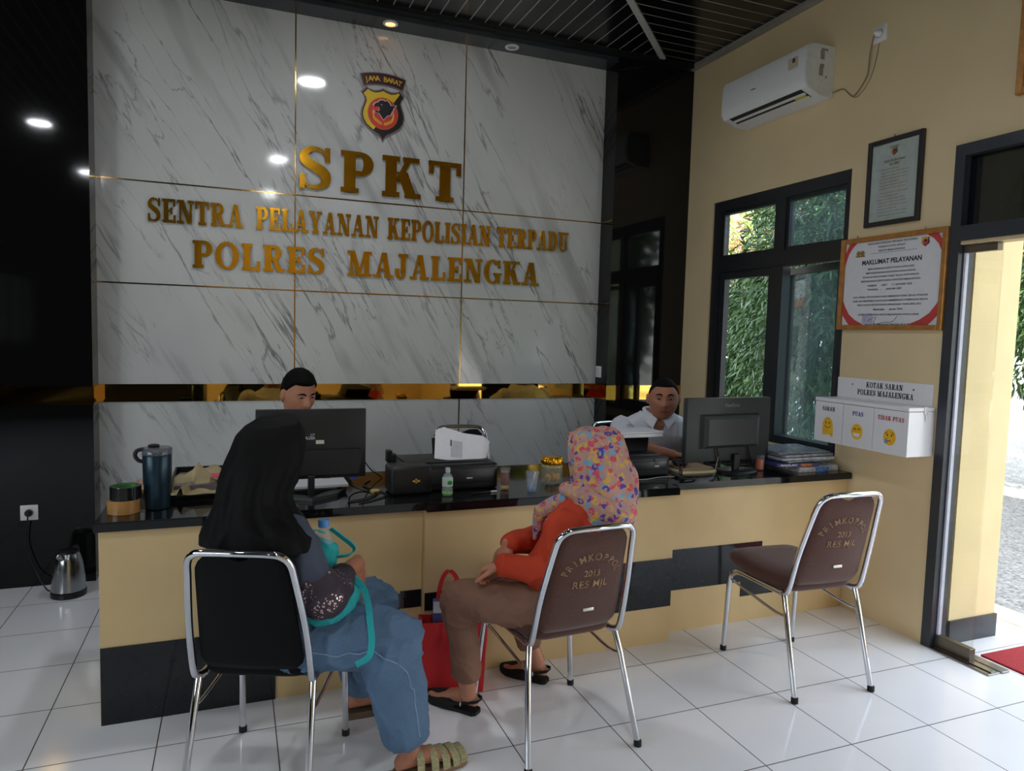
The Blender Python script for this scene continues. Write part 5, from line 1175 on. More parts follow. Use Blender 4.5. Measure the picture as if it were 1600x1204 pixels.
# ---- the two men behind the counter
def man(lab, loc, hc, hf, hs, wide, jaw, sk, lipm, spec, neck, arms, legs, hands, shirtm, sleeve, squint, brow, hairtop, front):
    t = thing('person', lab, 'person', loc)
    b = BM(); torso_geo(b, spec); r, f, u = basis(hf)
    stube(b, [V(neck)-Z*0.06, V(neck), V(hc)-u*0.05*hs-f*0.012], [0.070*hs, 0.060*hs, 0.058*hs], 4, 20)
    head_geo(b, hc, hf, hs, jaw, wide)
    for (sh, el, wr), (hd, hn, sd) in zip(arms, hands):
        stube(b, [sh, (V(sh)+V(el))/2, el], [0.052, 0.048, 0.042], 4, 14); stube(b, [el, (V(el)*0.6+V(wr)*0.4), wr], [0.042, 0.041, 0.028], 4, 14); hand_geo(b, wr, hd, hn, sd, 1.0, 0.35)
    for hp, kn, an, he, to in legs:
        stube(b, [hp, (V(hp)+V(kn))/2, kn], [0.085, 0.078, 0.058], 4, 16); stube(b, [kn, V(kn)*0.65+V(an)*0.35, an], [0.056, 0.054, 0.036], 4, 14); foot_geo(b, an, he, to)
    body = obj('body', fuse(b, 0.0042, 2), [sk, lipm], t, smooth=180); lips(body, hc, hf, hs, wide, 1)
    hair_cap(body, hc, hf, hs, wide, jaw, 0.004, hairtop, front); face_parts(body, hc, hf, hs, wide, squint, brow)
    b = BM(); torso_geo(b, spec[:-1], 0.016)
    c = spec[-2]; torso_geo(b, [spec[-3], spec[-2], spec[-1]], 0.016)
    for sh, el, wr in arms:
        e2 = V(sh).lerp(V(el), sleeve); stube(b, [V(sh)+Z*0.006, V(sh).lerp(e2, 0.5), e2], [0.074, 0.070, 0.066], 4, 16)
        if sleeve > 0.97:
            w2 = V(el).lerp(V(wr), 0.10); tube(b, [e2, w2], [0.064, 0.058], 16)
    shirt = obj('shirt', wrinkle(fuse(b, 0.006, 3), 0.007, 9, (1, 1, 0.5), hs*7), shirtm, t, smooth=180)
    # collar
    fw = V(spec[-2][4]).normalized(); lt = V(spec[-2][1]).normalized(); nk = V(neck)
    b = BM()
    for q in (-1, 1):
        tube(b, crom([nk-fw*0.066+Z*0.038, nk+lt*q*0.068*hs-fw*0.03+Z*0.036, nk+lt*q*0.064*hs+fw*0.035+Z*0.018, nk+lt*q*0.022+fw*0.082-Z*0.018], 6), resamp([0.012, 0.012, 0.012, 0.011], 6), 10)
        pts = [nk+lt*q*0.018+fw*0.086-Z*0.012, nk+lt*q*0.070+fw*0.062+Z*0.012, nk+lt*q*0.088+fw*0.070-Z*0.028, nk+lt*q*0.046+fw*0.100-Z*0.070]
        poly(b, pts, fw*0.006)
    obj('collar', b, shirtm, shirt, smooth=50)
    b = BM(); c1, c0 = V(spec[-2][0]), V(spec[-3][0])
    tp = nk+fw*(0.100)-Z*0.080; ax = c0+fw*(spec[-3][3]+0.020)
    for q in (0,): poly(b, [tp-lt*0.014, tp+lt*0.014, ax+lt*0.014, ax-lt*0.014], fw*0.005)
    obj('placket', b, shirtm, shirt)
    b = BM(); torso_geo(b, spec[:2], 0.022)
    for hp, kn, an, he, to in legs:
        stube(b, [hp, (V(hp)+V(kn))/2, kn], [0.105, 0.095, 0.078], 4, 16); stube(b, [kn, V(kn).lerp(V(an), 0.5), V(an)+Z*0.02], [0.076, 0.070, 0.062], 4, 14)
    obj('trousers', fuse(b, 0.008, 3), mat('dark_trousers', (34, 36, 44), 0.8), t, smooth=180)
    for hp, kn, an, he, to in legs:
        b = BM(); foot_geo(b, V(an)-Z*0.02, V(he)-(V(to)-V(he)).normalized()*0.008, V(to)+(V(to)-V(he)).normalized()*0.012, 1.22, 0.046); obj('shoe', fuse(b, 0.007, 2), M_rubber, t, smooth=180)
    return t, body, shirt
M_shirt = mat('white_shirt_cloth', (214, 216, 224), 0.75, nz=0.03, scale=40)
fw1 = (0.12, -0.99, 0); lt1 = (0.99, 0.12, 0)
m1, m1b, m1s = man('man with short black hair looking down behind the left monitor', (-0.48, 3.88, 0), (-0.482, 3.610, 1.168), (0.40, -0.86, -0.26), 1.0, 0.98, 0.26, SK_A, M_lip_a,
    [((-0.48, 3.92, 0.485), lt1, 0.165, 0.115, fw1), ((-0.48, 3.90, 0.58), lt1, 0.150, 0.110, fw1), ((-0.48, 3.82, 0.76), lt1, 0.160, 0.115, fw1), ((-0.48, 3.74, 0.90), lt1, 0.175, 0.105, fw1), ((-0.48, 3.70, 0.965), lt1, 0.150, 0.075, fw1), ((-0.48, 3.68, 1.01), lt1, 0.07, 0.06, fw1)],
    (-0.48, 3.675, 1.015), [((-0.665, 3.735, 0.925), (-0.70, 3.66, 0.835), (-0.575, 3.475, 0.835)), ((-0.295, 3.735, 0.925), (-0.255, 3.66, 0.835), (-0.36, 3.475, 0.835))],
    [((-0.575, 3.88, 0.51), (-0.60, 3.55, 0.52), (-0.60, 3.50, 0.09), (-0.60, 3.56, 0.0), (-0.60, 3.32, 0.0)), ((-0.385, 3.88, 0.51), (-0.36, 3.55, 0.52), (-0.36, 3.50, 0.09), (-0.36, 3.56, 0.0), (-0.36, 3.32, 0.0))],
    [((0.3, -0.95, -0.12), (0, 0, 1), 1), ((-0.3, -0.95, -0.12), (0, 0, 1), -1)], M_shirt, 0.80, 0.33, -0.002, 0.017, 0.062)
fw2 = (-0.36, -0.93, 0); lt2 = (0.93, -0.36, 0)
m2, m2b, m2s = man('man in a white shirt facing forward beside the right monitor', (1.68, 3.94, 0), (1.612, 3.635, 1.124), (-0.47, -0.88, -0.06), 1.06, 1.06, 0.10, SK_B, M_lip_b,
    [((1.69, 3.98, 0.485), lt2, 0.185, 0.140, fw2), ((1.69, 3.96, 0.58), lt2, 0.180, 0.150, fw2), ((1.67, 3.88, 0.75), lt2, 0.195, 0.160, fw2), ((1.65, 3.80, 0.90), lt2, 0.215, 0.145, fw2), ((1.64, 3.76, 0.985), lt2, 0.185, 0.100, fw2), ((1.63, 3.73, 1.035), lt2, 0.090, 0.072, fw2)],
    (1.625, 3.715, 1.018), [((1.440, 3.82, 0.935), (1.385, 3.64, 0.855), (1.600, 3.480, 0.815)), ((1.845, 3.70, 0.935), (1.89, 3.57, 0.855), (1.775, 3.440, 0.815))],
    [((1.58, 3.93, 0.51), (1.50, 3.62, 0.52), (1.50, 3.56, 0.09), (1.50, 3.62, 0.0), (1.47, 3.39, 0.0)), ((1.80, 3.90, 0.51), (1.74, 3.58, 0.52), (1.74, 3.52, 0.09), (1.74, 3.58, 0.0), (1.72, 3.34, 0.0))],
    [((0.85, -0.5, -0.05), (0, 0, 1), -1), ((-0.8, -0.6, -0.05), (0, 0, 1), 1)], M_shirt, 0.92, 0.40, 0.003, 0.007, 0.070)

# ---- woman in black at the left
M_hij = mat('black_headscarf_cloth', (9, 9, 10), 0.7, nz=0.15, scale=60, spec=0.2)
def make_denim():
    m, n, l, b = blank('blue_denim'); tc = n.new('ShaderNodeTexCoord')
    n1 = n.new('ShaderNodeTexNoise'); n1.inputs['Scale'].default_value = 7; n1.inputs['Detail'].default_value = 3; l.new(tc.outputs['Object'], n1.inputs[0])
    n2 = n.new('ShaderNodeTexNoise'); n2.inputs['Scale'].default_value = 260; l.new(tc.outputs['Object'], n2.inputs[0])
    c = mixc(n, l, n1.outputs['Fac'], lin((46, 74, 106)), lin((80, 116, 150)))
    l.new(mixc(n, l, math_node(n, l, 'MULTIPLY', n2.outputs['Fac'], 0.35), c, lin((140, 160, 180))), b.inputs['Base Color'])
    b.inputs['Roughness'].default_value = 0.85; return m
M_denim = make_denim()
def make_sequin():
    m, n, l, b = blank('sequined_cloth'); tc = n.new('ShaderNodeTexCoord')
    v = n.new('ShaderNodeTexVoronoi'); v.inputs['Scale'].default_value = 230; l.new(tc.outputs['Object'], v.inputs['Vector'])
    n1 = n.new('ShaderNodeTexNoise'); n1.inputs['Scale'].default_value = 14; n1.inputs['Detail'].default_value = 2; l.new(tc.outputs['Object'], n1.inputs[0])
    sp = n.new('ShaderNodeSeparateColor'); l.new(v.outputs['Color'], sp.inputs[0])
    k = math_node(n, l, 'MULTIPLY', math_node(n, l, 'GREATER_THAN', sp.outputs[0], 0.86), math_node(n, l, 'GREATER_THAN', n1.outputs['Fac'], 0.50))
    base = mixc(n, l, n1.outputs['Fac'], lin((30, 27, 36)), lin((70, 52, 66)))
    l.new(mixc(n, l, k, base, lin((226, 196, 190))), b.inputs['Base Color']); l.new(k, b.inputs['Metallic'])
    l.new(math_node(n, l, 'MULTIPLY_ADD', k, -0.4, 0.7), b.inputs['Roughness']); return m
M_seq = make_sequin()
def lat(f): f = V(f).normalized(); return V((f.y, -f.x, 0))
tl = thing('person', 'woman in a black headscarf and blue jeans sitting at the left', 'person', (-0.62, 2.40, 0))
fL = V((0.72, 0.69, 0)).normalized(); lL = lat(fL); hcL = V((-0.660, 2.385, 1.078)); hfL = V((0.78, 0.60, -0.22))
specL = [((-0.655, 2.430, 0.475), lL, 0.175, 0.125, fL), ((-0.655, 2.425, 0.56), lL, 0.170, 0.125, fL), ((-0.672, 2.405, 0.70), lL, 0.160, 0.125, fL), ((-0.695, 2.375, 0.83), lL, 0.165, 0.110, fL), ((-0.700, 2.365, 0.900), lL, 0.140, 0.080, fL), ((-0.695, 2.365, 0.945), lL, 0.065, 0.058, fL)]
armL = [((-0.600, 2.270, 0.860), (-0.530, 2.245, 0.672), (-0.382, 2.430, 0.702)), ((-0.790, 2.475, 0.860), (-0.700, 2.640, 0.680), (-0.500, 2.640, 0.640))]
legL = [((-0.590, 2.360, 0.500), (-0.280, 2.300, 0.484), (-0.228, 2.288, 0.085), (-0.275, 2.280, 0.028), (-0.030, 2.322, 0.020)), ((-0.690, 2.520, 0.500), (-0.285, 2.640, 0.475), (-0.320, 2.715, 0.090), (-0.372, 2.722, 0.030), (-0.135, 2.738, 0.024))]
b = BM(); torso_geo(b, specL); r, f, u = basis(hfL)
stube(b, [V((-0.700, 2.365, 0.90)), V((-0.69, 2.37, 0.97)), hcL-u*0.05-f*0.012], [0.062, 0.052, 0.052], 4, 20); head_geo(b, hcL, hfL, 0.96)
for (sh, el, wr), (hd, hn, sd) in zip(armL, (((0.25, 0.42, -0.87), (0.80, -0.45, 0.35), 1), ((0.85, -0.45, -0.30), (0.1, 0.3, 1), -1))):
    stube(b, [sh, (V(sh)+V(el))/2, el], [0.046, 0.043, 0.038], 4, 14); stube(b, [el, V(el)*0.6+V(wr)*0.4, wr], [0.038, 0.038, 0.027], 4, 14); hand_geo(b, wr, hd, hn, sd, 1.0, 0.30, 0.05)
for hp, kn, an, he, to in legL:
    stube(b, [hp, (V(hp)+V(kn))/2, kn], [0.085, 0.075, 0.055], 4, 16); stube(b, [kn, V(kn)*0.65+V(an)*0.35, an], [0.053, 0.050, 0.035], 4, 14); foot_geo(b, an, he, to)
bodyL = obj('body', fuse(b, 0.0048, 2), [SK_B, M_lip_b], tl, smooth=180); face_parts(bodyL, hcL, hfL, 0.96)
# tunic
b = BM(); torso_geo(b, specL, 0.022); stube(b, [V((-0.60, 2.46, 0.60)), V((-0.58, 2.47, 0.66)), V((-0.62, 2.44, 0.74))], [0.115, 0.125, 0.11], 4, 18)
sh, el, wr = armL[1]; stube(b, [sh, V(sh).lerp(V(el), 0.5), el, V(el).lerp(V(wr), 0.8)], [0.066, 0.068, 0.066, 0.052], 4, 16)
sh, el, wr = armL[0]; stube(b, [V(sh)+V((-0.01, 0.01, 0.0)), V(sh).lerp(V(el), 0.35), V(sh).lerp(V(el), 0.66)], [0.060, 0.062, 0.060], 4, 16)
tun = obj('tunic', wrinkle(fuse(b, 0.007, 3), 0.008, 8, (1, 1, 0.6)), mat('slate_tunic_cloth', (62, 70, 86), 0.8, nz=0.3, scale=10), tl, smooth=180)
b = BM(); sh, el, wr = armL[0]; stube(b, [V(sh).lerp(V(el), 0.52), V(sh).lerp(V(el), 0.68), V(el)+V((0.015, 0.012, -0.010)), V(el).lerp(V(wr), 0.35)+Z*-0.012, V(el).lerp(V(wr), 0.62)], [0.052, 0.062, 0.074, 0.064, 0.046], 5, 20)
stube(b, [V(el)+V((0.0, 0.03, -0.02)), V(el)+V((0.025, 0.06, -0.035)), V(el)+V((0.04, 0.09, -0.01))], [0.056, 0.052, 0.038], 4, 16)
obj('sequined_sleeve', wrinkle(fuse(b, 0.006, 3), 0.008, 10, (1, 1, 1), 3.0), M_seq, tun, smooth=180)
# jeans
def trousers(name, par, spec, legs, m, r0, r1, r2, r3, hem, vox=0.0065, amp=0.009, seed=0.0, sag=0.0):
    b = BM(); torso_geo(b, spec[:2], 0.020)
    for i, (hp, kn, an, he, to) in enumerate(legs):
        hp, kn, an = V(hp), V(kn), V(an); e = kn.lerp(an, hem)
        pts = [hp, hp.lerp(kn, 0.5), kn+Z*0.004, kn.lerp(e, 0.16)+(kn-hp).normalized()*(0.006-sag), kn.lerp(e, 0.55)-(kn-hp).normalized()*sag*0.6, e]
        stube(b, pts, [r0, r1, r2, r2*1.02+sag*0.75, r3*0.98+sag*0.5, r3], 6, 20)
    me = fuse(b, vox, 3)
    def fn(p, q):
        k = 0.35 if p.z < 0.40 else 1.0
        a = (p.x*0.55+p.z*0.5*k, p.y*1.0-p.x*0.3, p.z*k-p.x*0.35)
        return amp*(0.5*nz(a, 10, seed)+0.9*crease(a, 9, seed+3)+0.5*crease(a, 17, seed+8)-0.4)
    return obj(name, ripple(me, fn), m, par, smooth=180)
jeans = trousers('jeans', tl, specL, legL, M_denim, 0.110, 0.104, 0.086, 0.086, 0.80, seed=2.0, amp=0.011, sag=0.024)
from mathutils.bvhtree import BVHTree
def snap(o, pts, off, k=6):
    off0 = root_of(o).location; t = BVHTree.FromPolygons([v.co for v in o.data.vertices], [p.vertices for p in o.data.polygons]); out = []
    for p in crom(pts, k):
        c, n_, i, d = t.find_nearest(p-off0); out.append(c+n_*off+off0)
    return out
def seam(par, pts, m, rr=0.0018): b = BM(); tube(b, snap(par, pts, 0.0006), rr, 6); return obj('stitched_seam', b, m, par, smooth=60)
M_stitch = mat('pale_stitching', (136, 160, 186), 0.8)
seam(jeans, [(-0.56, 2.24, 0.50), (-0.46, 2.21, 0.475), (-0.36, 2.20, 0.47), (-0.27, 2.20, 0.42), (-0.225, 2.19, 0.32), (-0.205, 2.19, 0.18)], M_stitch)
# sandals
M_sand = mat('woven_olive_straps', (156, 150, 112), 0.8, nz=0.25, scale=120, bump=0.3); M_sole = mat('tan_sole', (128, 104, 80), 0.7)
def sandal(par, he, to, m, ms, straps, sole_h=0.020):
    he, to = V(he), V(to); d = (to-he); d.z = 0; L = d.length; d.normalize(); l = d.cross(Z); z0 = 0.001
    b = BM(); out = []
    for t, hw in ((-0.03, 0.018), (0.02, 0.032), (0.25, 0.036), (0.5, 0.040), (0.75, 0.049), (0.92, 0.046), (1.04, 0.026)): out.append((t, hw))
    pts = [V((he.x, he.y, z0))+d*L*t+l*hw for t, hw in out]+[V((he.x, he.y, z0))+d*L*t-l*hw for t, hw in reversed(out)]
    poly(b, pts, (0, 0, sole_h)); s = obj('sole', b, ms, par)
    for t, hw, h in straps:
        b = BM(); c = V((he.x, he.y, sole_h))+d*L*t
        rgn = []
        for i in range(15):
            a = math.pi*i/14; p = c+l*hw*math.cos(a)*1.08+Z*(h*math.sin(a)**0.7); q = (l*math.cos(a)+Z*math.sin(a)).normalized()
            rgn.append([p+d*0.013-q*0.001, p+d*0.013+q*0.003, p-d*0.013+q*0.003, p-d*0.013-q*0.001])
        rings(b, rgn); obj('strap', b, m, par, smooth=40)
ST = ((0.30, 0.040, 0.072), (0.50, 0.044, 0.058), (0.66, 0.049, 0.046), (0.81, 0.050, 0.038), (0.94, 0.042, 0.030))
s1 = BM(); shoeL = obj('sandal', tube(s1, [V(legL[0][3])+V((0.0, 0.02, 0.0)), V(legL[0][3])+V((0.02, 0.02, 0.002))], 0.004, 8), M_sole, tl); sandal(shoeL, legL[0][3], legL[0][4], M_sand, M_sole, ST)
s1 = BM(); shoeL2 = obj('sandal', tube(s1, [V(legL[1][3])+V((0.0, 0.02, 0.0)), V(legL[1][3])+V((0.02, 0.02, 0.002))], 0.004, 8), M_sole, tl); sandal(shoeL2, legL[1][3], legL[1][4], mat('dark_straps', (44, 38, 34), 0.7), mat('brown_sole', (96, 76, 62), 0.7), ST[1:], 0.026)
# headscarf
def scarf(name, par, rgs, m, amp, seed, extra=None, vox=0.0055, sm=2):
    b = BM(); drape(b, rgs)
    if extra: extra(b)
    me = fuse(b, vox, sm); return obj(name, wrinkle(me, amp, 7, (1.3, 1.3, 0.45), seed), m, par, smooth=180)
def hr(c, f, a, d, amp=0.0, kf=9, ph=0.0, tilt=0.0):
    f = V(f); f.z = 0; f.normalize(); return (V(c), lat(f)*a, (f+Z*tilt).normalized()*d, amp, kf, ph)
hf0 = V((hfL.x, hfL.y, 0)).normalized(); bk = -hf0
rgL = [hr(hcL-bk*0.012+Z*0.136, hf0, 0.016, 0.020), hr(hcL-bk*0.008+Z*0.130, hf0, 0.046, 0.056), hr(hcL-bk*0.002+Z*0.112, hf0, 0.077, 0.092), hr(hcL+bk*0.006+Z*0.080, hf0, 0.096, 0.114, 0.004), hr(hcL+bk*0.014+Z*0.040, hf0, 0.104, 0.122, 0.010), hr(hcL+bk*0.030+Z*0.000, hf0, 0.108, 0.124, 0.022, 11), hr(hcL+bk*0.050-Z*0.040, hf0, 0.110, 0.118, 0.035, 11), hr(hcL+bk*0.068-Z*0.080, hf0, 0.108, 0.106, 0.045, 11), hr(hcL+bk*0.074-Z*0.115, hf0, 0.112, 0.104, 0.05, 11, 0.2), hr(hcL+bk*0.070-Z*0.150, hf0, 0.132, 0.116, 0.045, 11, 0.3), hr(hcL+bk*0.064-Z*0.185, fL, 0.165, 0.134, 0.035, 11, 0.4), hr(hcL+bk*0.060-Z*0.220, fL, 0.188, 0.142, 0.03, 11, 0.5), hr(hcL+bk*0.060-Z*0.255, fL, 0.190, 0.140, 0.03, 11, 0.6)]
scarf('headscarf', tl, rgL, M_hij, 0.010, 1.0)
# ---- teal bag with the water bottle on her lap
M_tealbag = mat('teal_nonwoven_cloth', (40, 168, 172), 0.8, nz=0.1, scale=200, bump=0.1)
tb = thing('tote_bag', 'bright teal fabric bag on the lap of the woman in black', 'bag', (-0.45, 2.42, 0.60))
def Pb(x, y, z): return V((x, y, z))
b = BM(); stube(b, [(-0.585, 2.310, 0.600), (-0.510, 2.290, 0.592), (-0.440, 2.312, 0.612), (-0.395, 2.365, 0.655)], [0.026, 0.036, 0.036, 0.022], 5, 16); stube(b, [(-0.495, 2.400, 0.640), (-0.497, 2.402, 0.715), (-0.498, 2.404, 0.770)], [0.044, 0.041, 0.045], 5, 18)
obj('bag_body', wrinkle(fuse(b, 0.005, 2), 0.006, 18, (1, 1, 1), 4.0), M_tealbag, tb, smooth=180)
def ribbon(name, par, pts, w, wd, m, th=0.002):
    pts = crom(pts, 6); b = BM(); rg = []
    for i, p in enumerate(pts):
        t = (pts[min(i+1, len(pts)-1)]-pts[max(i-1, 0)]).normalized(); s = (V(wd)-t*V(wd).dot(t)).normalized(); q = t.cross(s)
        rg.append([p+s*w/2+q*th, p-s*w/2+q*th, p-s*w/2-q*th, p+s*w/2-q*th])
    rings(b, rg); return obj(name, b, m, par, smooth=50)
ribbon('handle', tb, [(-0.535, 2.37, 0.765), (-0.545, 2.36, 0.815), (-0.530, 2.365, 0.845), (-0.500, 2.375, 0.832)], 0.016, (0.3, -0.9, 0.2), M_tealbag)
ribbon('handle', tb, [(-0.480, 2.37, 0.845), (-0.445, 2.37, 0.815), (-0.405, 2.375, 0.775), (-0.420, 2.38, 0.750), (-0.460, 2.385, 0.745)], 0.020, (0.3, -0.7, 0.6), M_tealbag)
ribbon('hanging_strap', tb, [(-0.480, 2.355, 0.715), (-0.430, 2.340, 0.700), (-0.385, 2.325, 0.660), (-0.372, 2.285, 0.615), (-0.375, 2.225, 0.575), (-0.375, 2.195, 0.530), (-0.385, 2.185, 0.485), (-0.425, 2.180, 0.466)], 0.020, (0.9, -0.35, 0.1), M_tealbag)
wb = thing('water_bottle', 'clear plastic water bottle with a blue cap standing in the teal bag', 'bottle', (-0.498, 2.405, 0.700))
c_ = (-0.498, 2.405, 0.745)
b = BM(); lathe(b, [(0.030, -0.03), (0.032, -0.02), (0.032, 0.035), (0.029, 0.055), (0.020, 0.082), (0.0135, 0.092), (0.0125, 0.098)], c_, 28); obj('body', b, M_clear, wb, smooth=50)
b = BM(); lathe(b, [(0.0165, 0.0985), (0.018, 0.099), (0.018, 0.120), (0.016, 0.1225)], c_, 28); obj('cap', b, mat('bottle_blue', (92, 148, 214), 0.4), wb, smooth=40)

# ---- woman in orange in the middle
def make_floral():
    m, n, l, b = blank('floral_headscarf_cloth'); tc = n.new('ShaderNodeTexCoord')
    def vor(scale, off):
        mp = n.new('ShaderNodeMapping'); mp.inputs['Location'].default_value = (off, off*0.6, off*1.7); l.new(tc.outputs['Object'], mp.inputs[0])
        no = n.new('ShaderNodeTexNoise'); no.inputs['Scale'].default_value = 40; l.new(mp.outputs[0], no.inputs[0])
        ad = n.new('ShaderNodeVectorMath'); ad.operation = 'MULTIPLY_ADD'; l.new(no.outputs['Color'], ad.inputs[0]); ad.inputs[1].default_value = (0.018, 0.018, 0.018); l.new(mp.outputs[0], ad.inputs[2])
        v = n.new('ShaderNodeTexVoronoi'); v.inputs['Scale'].default_value = scale; v.inputs['Randomness'].default_value = 0.9; l.new(ad.outputs[0], v.inputs['Vector'])
        sp = n.new('ShaderNodeSeparateColor'); l.new(v.outputs['Color'], sp.inputs[0]); return v.outputs['Distance'], sp.outputs
    col = lin((206, 160, 142))
    n1 = n.new('ShaderNodeTexNoise'); n1.inputs['Scale'].default_value = 22; l.new(tc.outputs['Object'], n1.inputs[0])
    col = mixc(n, l, n1.outputs['Fac'], lin((166, 126, 120)), lin((194, 154, 140)))
    def blobs(scale, off, rad, keep, c, col):
        d, s = vor(scale, off); k = math_node(n, l, 'MULTIPLY', math_node(n, l, 'LESS_THAN', d, rad), math_node(n, l, 'LESS_THAN', s[0], keep)); return mixc(n, l, k, col, lin(c))
    def ringlets(scale, off, r0, r1, keep, c, col):
        d, s = vor(scale, off); k = math_node(n, l, 'MULTIPLY', math_node(n, l, 'LESS_THAN', d, r1), math_node(n, l, 'GREATER_THAN', d, r0)); k = math_node(n, l, 'MULTIPLY', k, math_node(n, l, 'LESS_THAN', s[1], keep))
        w = n.new('ShaderNodeTexNoise'); w.inputs['Scale'].default_value = 55; l.new(tc.outputs['Object'], w.inputs[0]); k = math_node(n, l, 'MULTIPLY', k, math_node(n, l, 'GREATER_THAN', w.outputs['Fac'], 0.48)); return mixc(n, l, k, col, lin(c))
    col = ringlets(30, 2.0, 0.06, 0.52, 0.8, (206, 166, 78), col); col = blobs(27, 5.0, 0.36, 0.5, (116, 160, 190), col)
    col = ringlets(31, 8.0, 0.10, 0.44, 0.7, (206, 78, 92), col); col = ringlets(28, 11.0, 0.14, 0.38, 0.6, (80, 60, 150), col)
    l.new(col, b.inputs['Base Color']); b.inputs['Roughness'].default_value = 0.75; return m
M_flor = make_floral()
M_blouse = mat('orange_red_cloth', (190, 60, 28), 0.8, nz=0.08, scale=12); M_btr = mat('brown_trouser_cloth', (132, 96, 78), 0.8, nz=0.06, scale=14)
tm = thing('person', 'woman in an orange blouse and floral headscarf sitting in the middle', 'person', (0.38, 2.45, 0))
fM = V((-0.62, 0.78, 0)).normalized(); lM = lat(fM)      # lM points to her right
hcM = V((0.484, 2.385, 1.030)); hfM = V((-0.55, 0.83, -0.10))
specM = [((0.375, 2.440, 0.470), lM, 0.165, 0.120, fM), ((0.380, 2.430, 0.56), lM, 0.155, 0.115, fM), ((0.410, 2.400, 0.69), lM, 0.145, 0.115, fM), ((0.440, 2.370, 0.80), lM, 0.155, 0.105, fM), ((0.452, 2.360, 0.868), lM, 0.130, 0.075, fM), ((0.462, 2.365, 0.915), lM, 0.060, 0.055, fM)]
armM = [((0.325, 2.285, 0.825), (0.312, 2.292, 0.630), (0.145, 2.405, 0.650)), ((0.560, 2.455, 0.825), (0.400, 2.620, 0.670), (0.200, 2.525, 0.690))]
legM = [((0.310, 2.350, 0.500), (0.012, 2.515, 0.498), (0.074, 2.582, 0.090), (0.112, 2.583, 0.024), (-0.030, 2.760, 0.018)), ((0.440, 2.510, 0.495), (0.300, 2.800, 0.480), (0.440, 2.745, 0.085), (0.474, 2.725, 0.024), (0.340, 2.880, 0.018))]
b = BM(); torso_geo(b, specM); r, f, u = basis(hfM)
stube(b, [V((0.455, 2.36, 0.87)), V((0.47, 2.37, 0.94)), hcM-u*0.05-f*0.012], [0.060, 0.050, 0.050], 4, 20); head_geo(b, hcM, hfM, 0.95)
for (sh, el, wr), (hd, hn, sd) in zip(armM, (((-0.60, 0.62, -0.25), (0.35, -0.30, 0.9), -1), ((-0.28, -0.30, -0.90), (-0.80, -0.45, 0.35), 1))):
    stube(b, [sh, (V(sh)+V(el))/2, el], [0.045, 0.042, 0.037], 4, 14); stube(b, [el, V(el)*0.6+V(wr)*0.4, wr], [0.037, 0.037, 0.026], 4, 14); hand_geo(b, wr, hd, hn, sd, 0.92, 0.95 if sd < 0 else 0.60, 0.0)
for hp, kn, an, he, to in legM:
    stube(b, [hp, (V(hp)+V(kn))/2, kn], [0.082, 0.072, 0.053], 4, 16); stube(b, [kn, V(kn)*0.65+V(an)*0.35, an], [0.050, 0.048, 0.032], 4, 14); foot_geo(b, an, he, to, 0.92, 0.031)
bodyM = obj('body', fuse(b, 0.0048, 2), [SK_A, M_lip_a], tm, smooth=180); face_parts(bodyM, hcM, hfM, 0.95)
b = BM(); torso_geo(b, specM, 0.020)
torso_geo(b, [((0.375, 2.425, 0.485), lM, 0.185, 0.140, fM), ((0.38, 2.43, 0.54), lM, 0.185, 0.142, fM), ((0.40, 2.41, 0.66), lM, 0.168, 0.138, fM)])
for (sh, el, wr), e in zip(armM, (1.0, 0.90)):
    sh, el, wr = V(sh), V(el), V(wr); stube(b, [sh, sh.lerp(el, 0.5), el, el.lerp(wr, 0.5), el.lerp(wr, e)], [0.066, 0.066, 0.066, 0.054, 0.045], 5, 18)
stube(b, [(0.40, 2.39, 0.66), (0.335, 2.385, 0.56), (0.318, 2.385, 0.50)], [0.09, 0.100, 0.096], 4, 20)
obj('blouse', wrinkle(fuse(b, 0.006, 3), 0.008, 9, (1, 1, 0.8), 8.0), M_blouse, tm, smooth=180)
trousers('trousers', tm, specM, legM, M_btr, 0.094, 0.086, 0.066, 0.060, 0.74, seed=9.0, amp=0.007)
hm = V((hfM.x, hfM.y, 0)).normalized(); bm_ = -hm
rgM = [hr(hcM+Z*0.122, hm, 0.020, 0.024), hr(hcM+bm_*0.002+Z*0.115, hm, 0.060, 0.070), hr(hcM+bm_*0.006+Z*0.096, hm, 0.088, 0.102), hr(hcM+bm_*0.012+Z*0.055, hm, 0.103, 0.122, 0.008, 7), hr(hcM+bm_*0.022+Z*0.010, hm, 0.110, 0.128, 0.015, 7), hr(hcM+bm_*0.035-Z*0.035, hm, 0.113, 0.126, 0.022, 7, 0.4), hr(hcM+bm_*0.042-Z*0.080, hm, 0.113, 0.120, 0.028, 7, 0.6), hr(hcM+bm_*0.040-Z*0.118, hm, 0.118, 0.118, 0.03, 8, 0.8), hr(hcM+bm_*0.036-Z*0.152, hm, 0.138, 0.124, 0.03, 8, 1.0), hr(hcM+bm_*0.034-Z*0.188, fM, 0.158, 0.128, 0.03, 8, 1.2), hr(hcM+bm_*0.036-Z*0.228, fM, 0.150, 0.120, 0.02, 8, 1.4)]
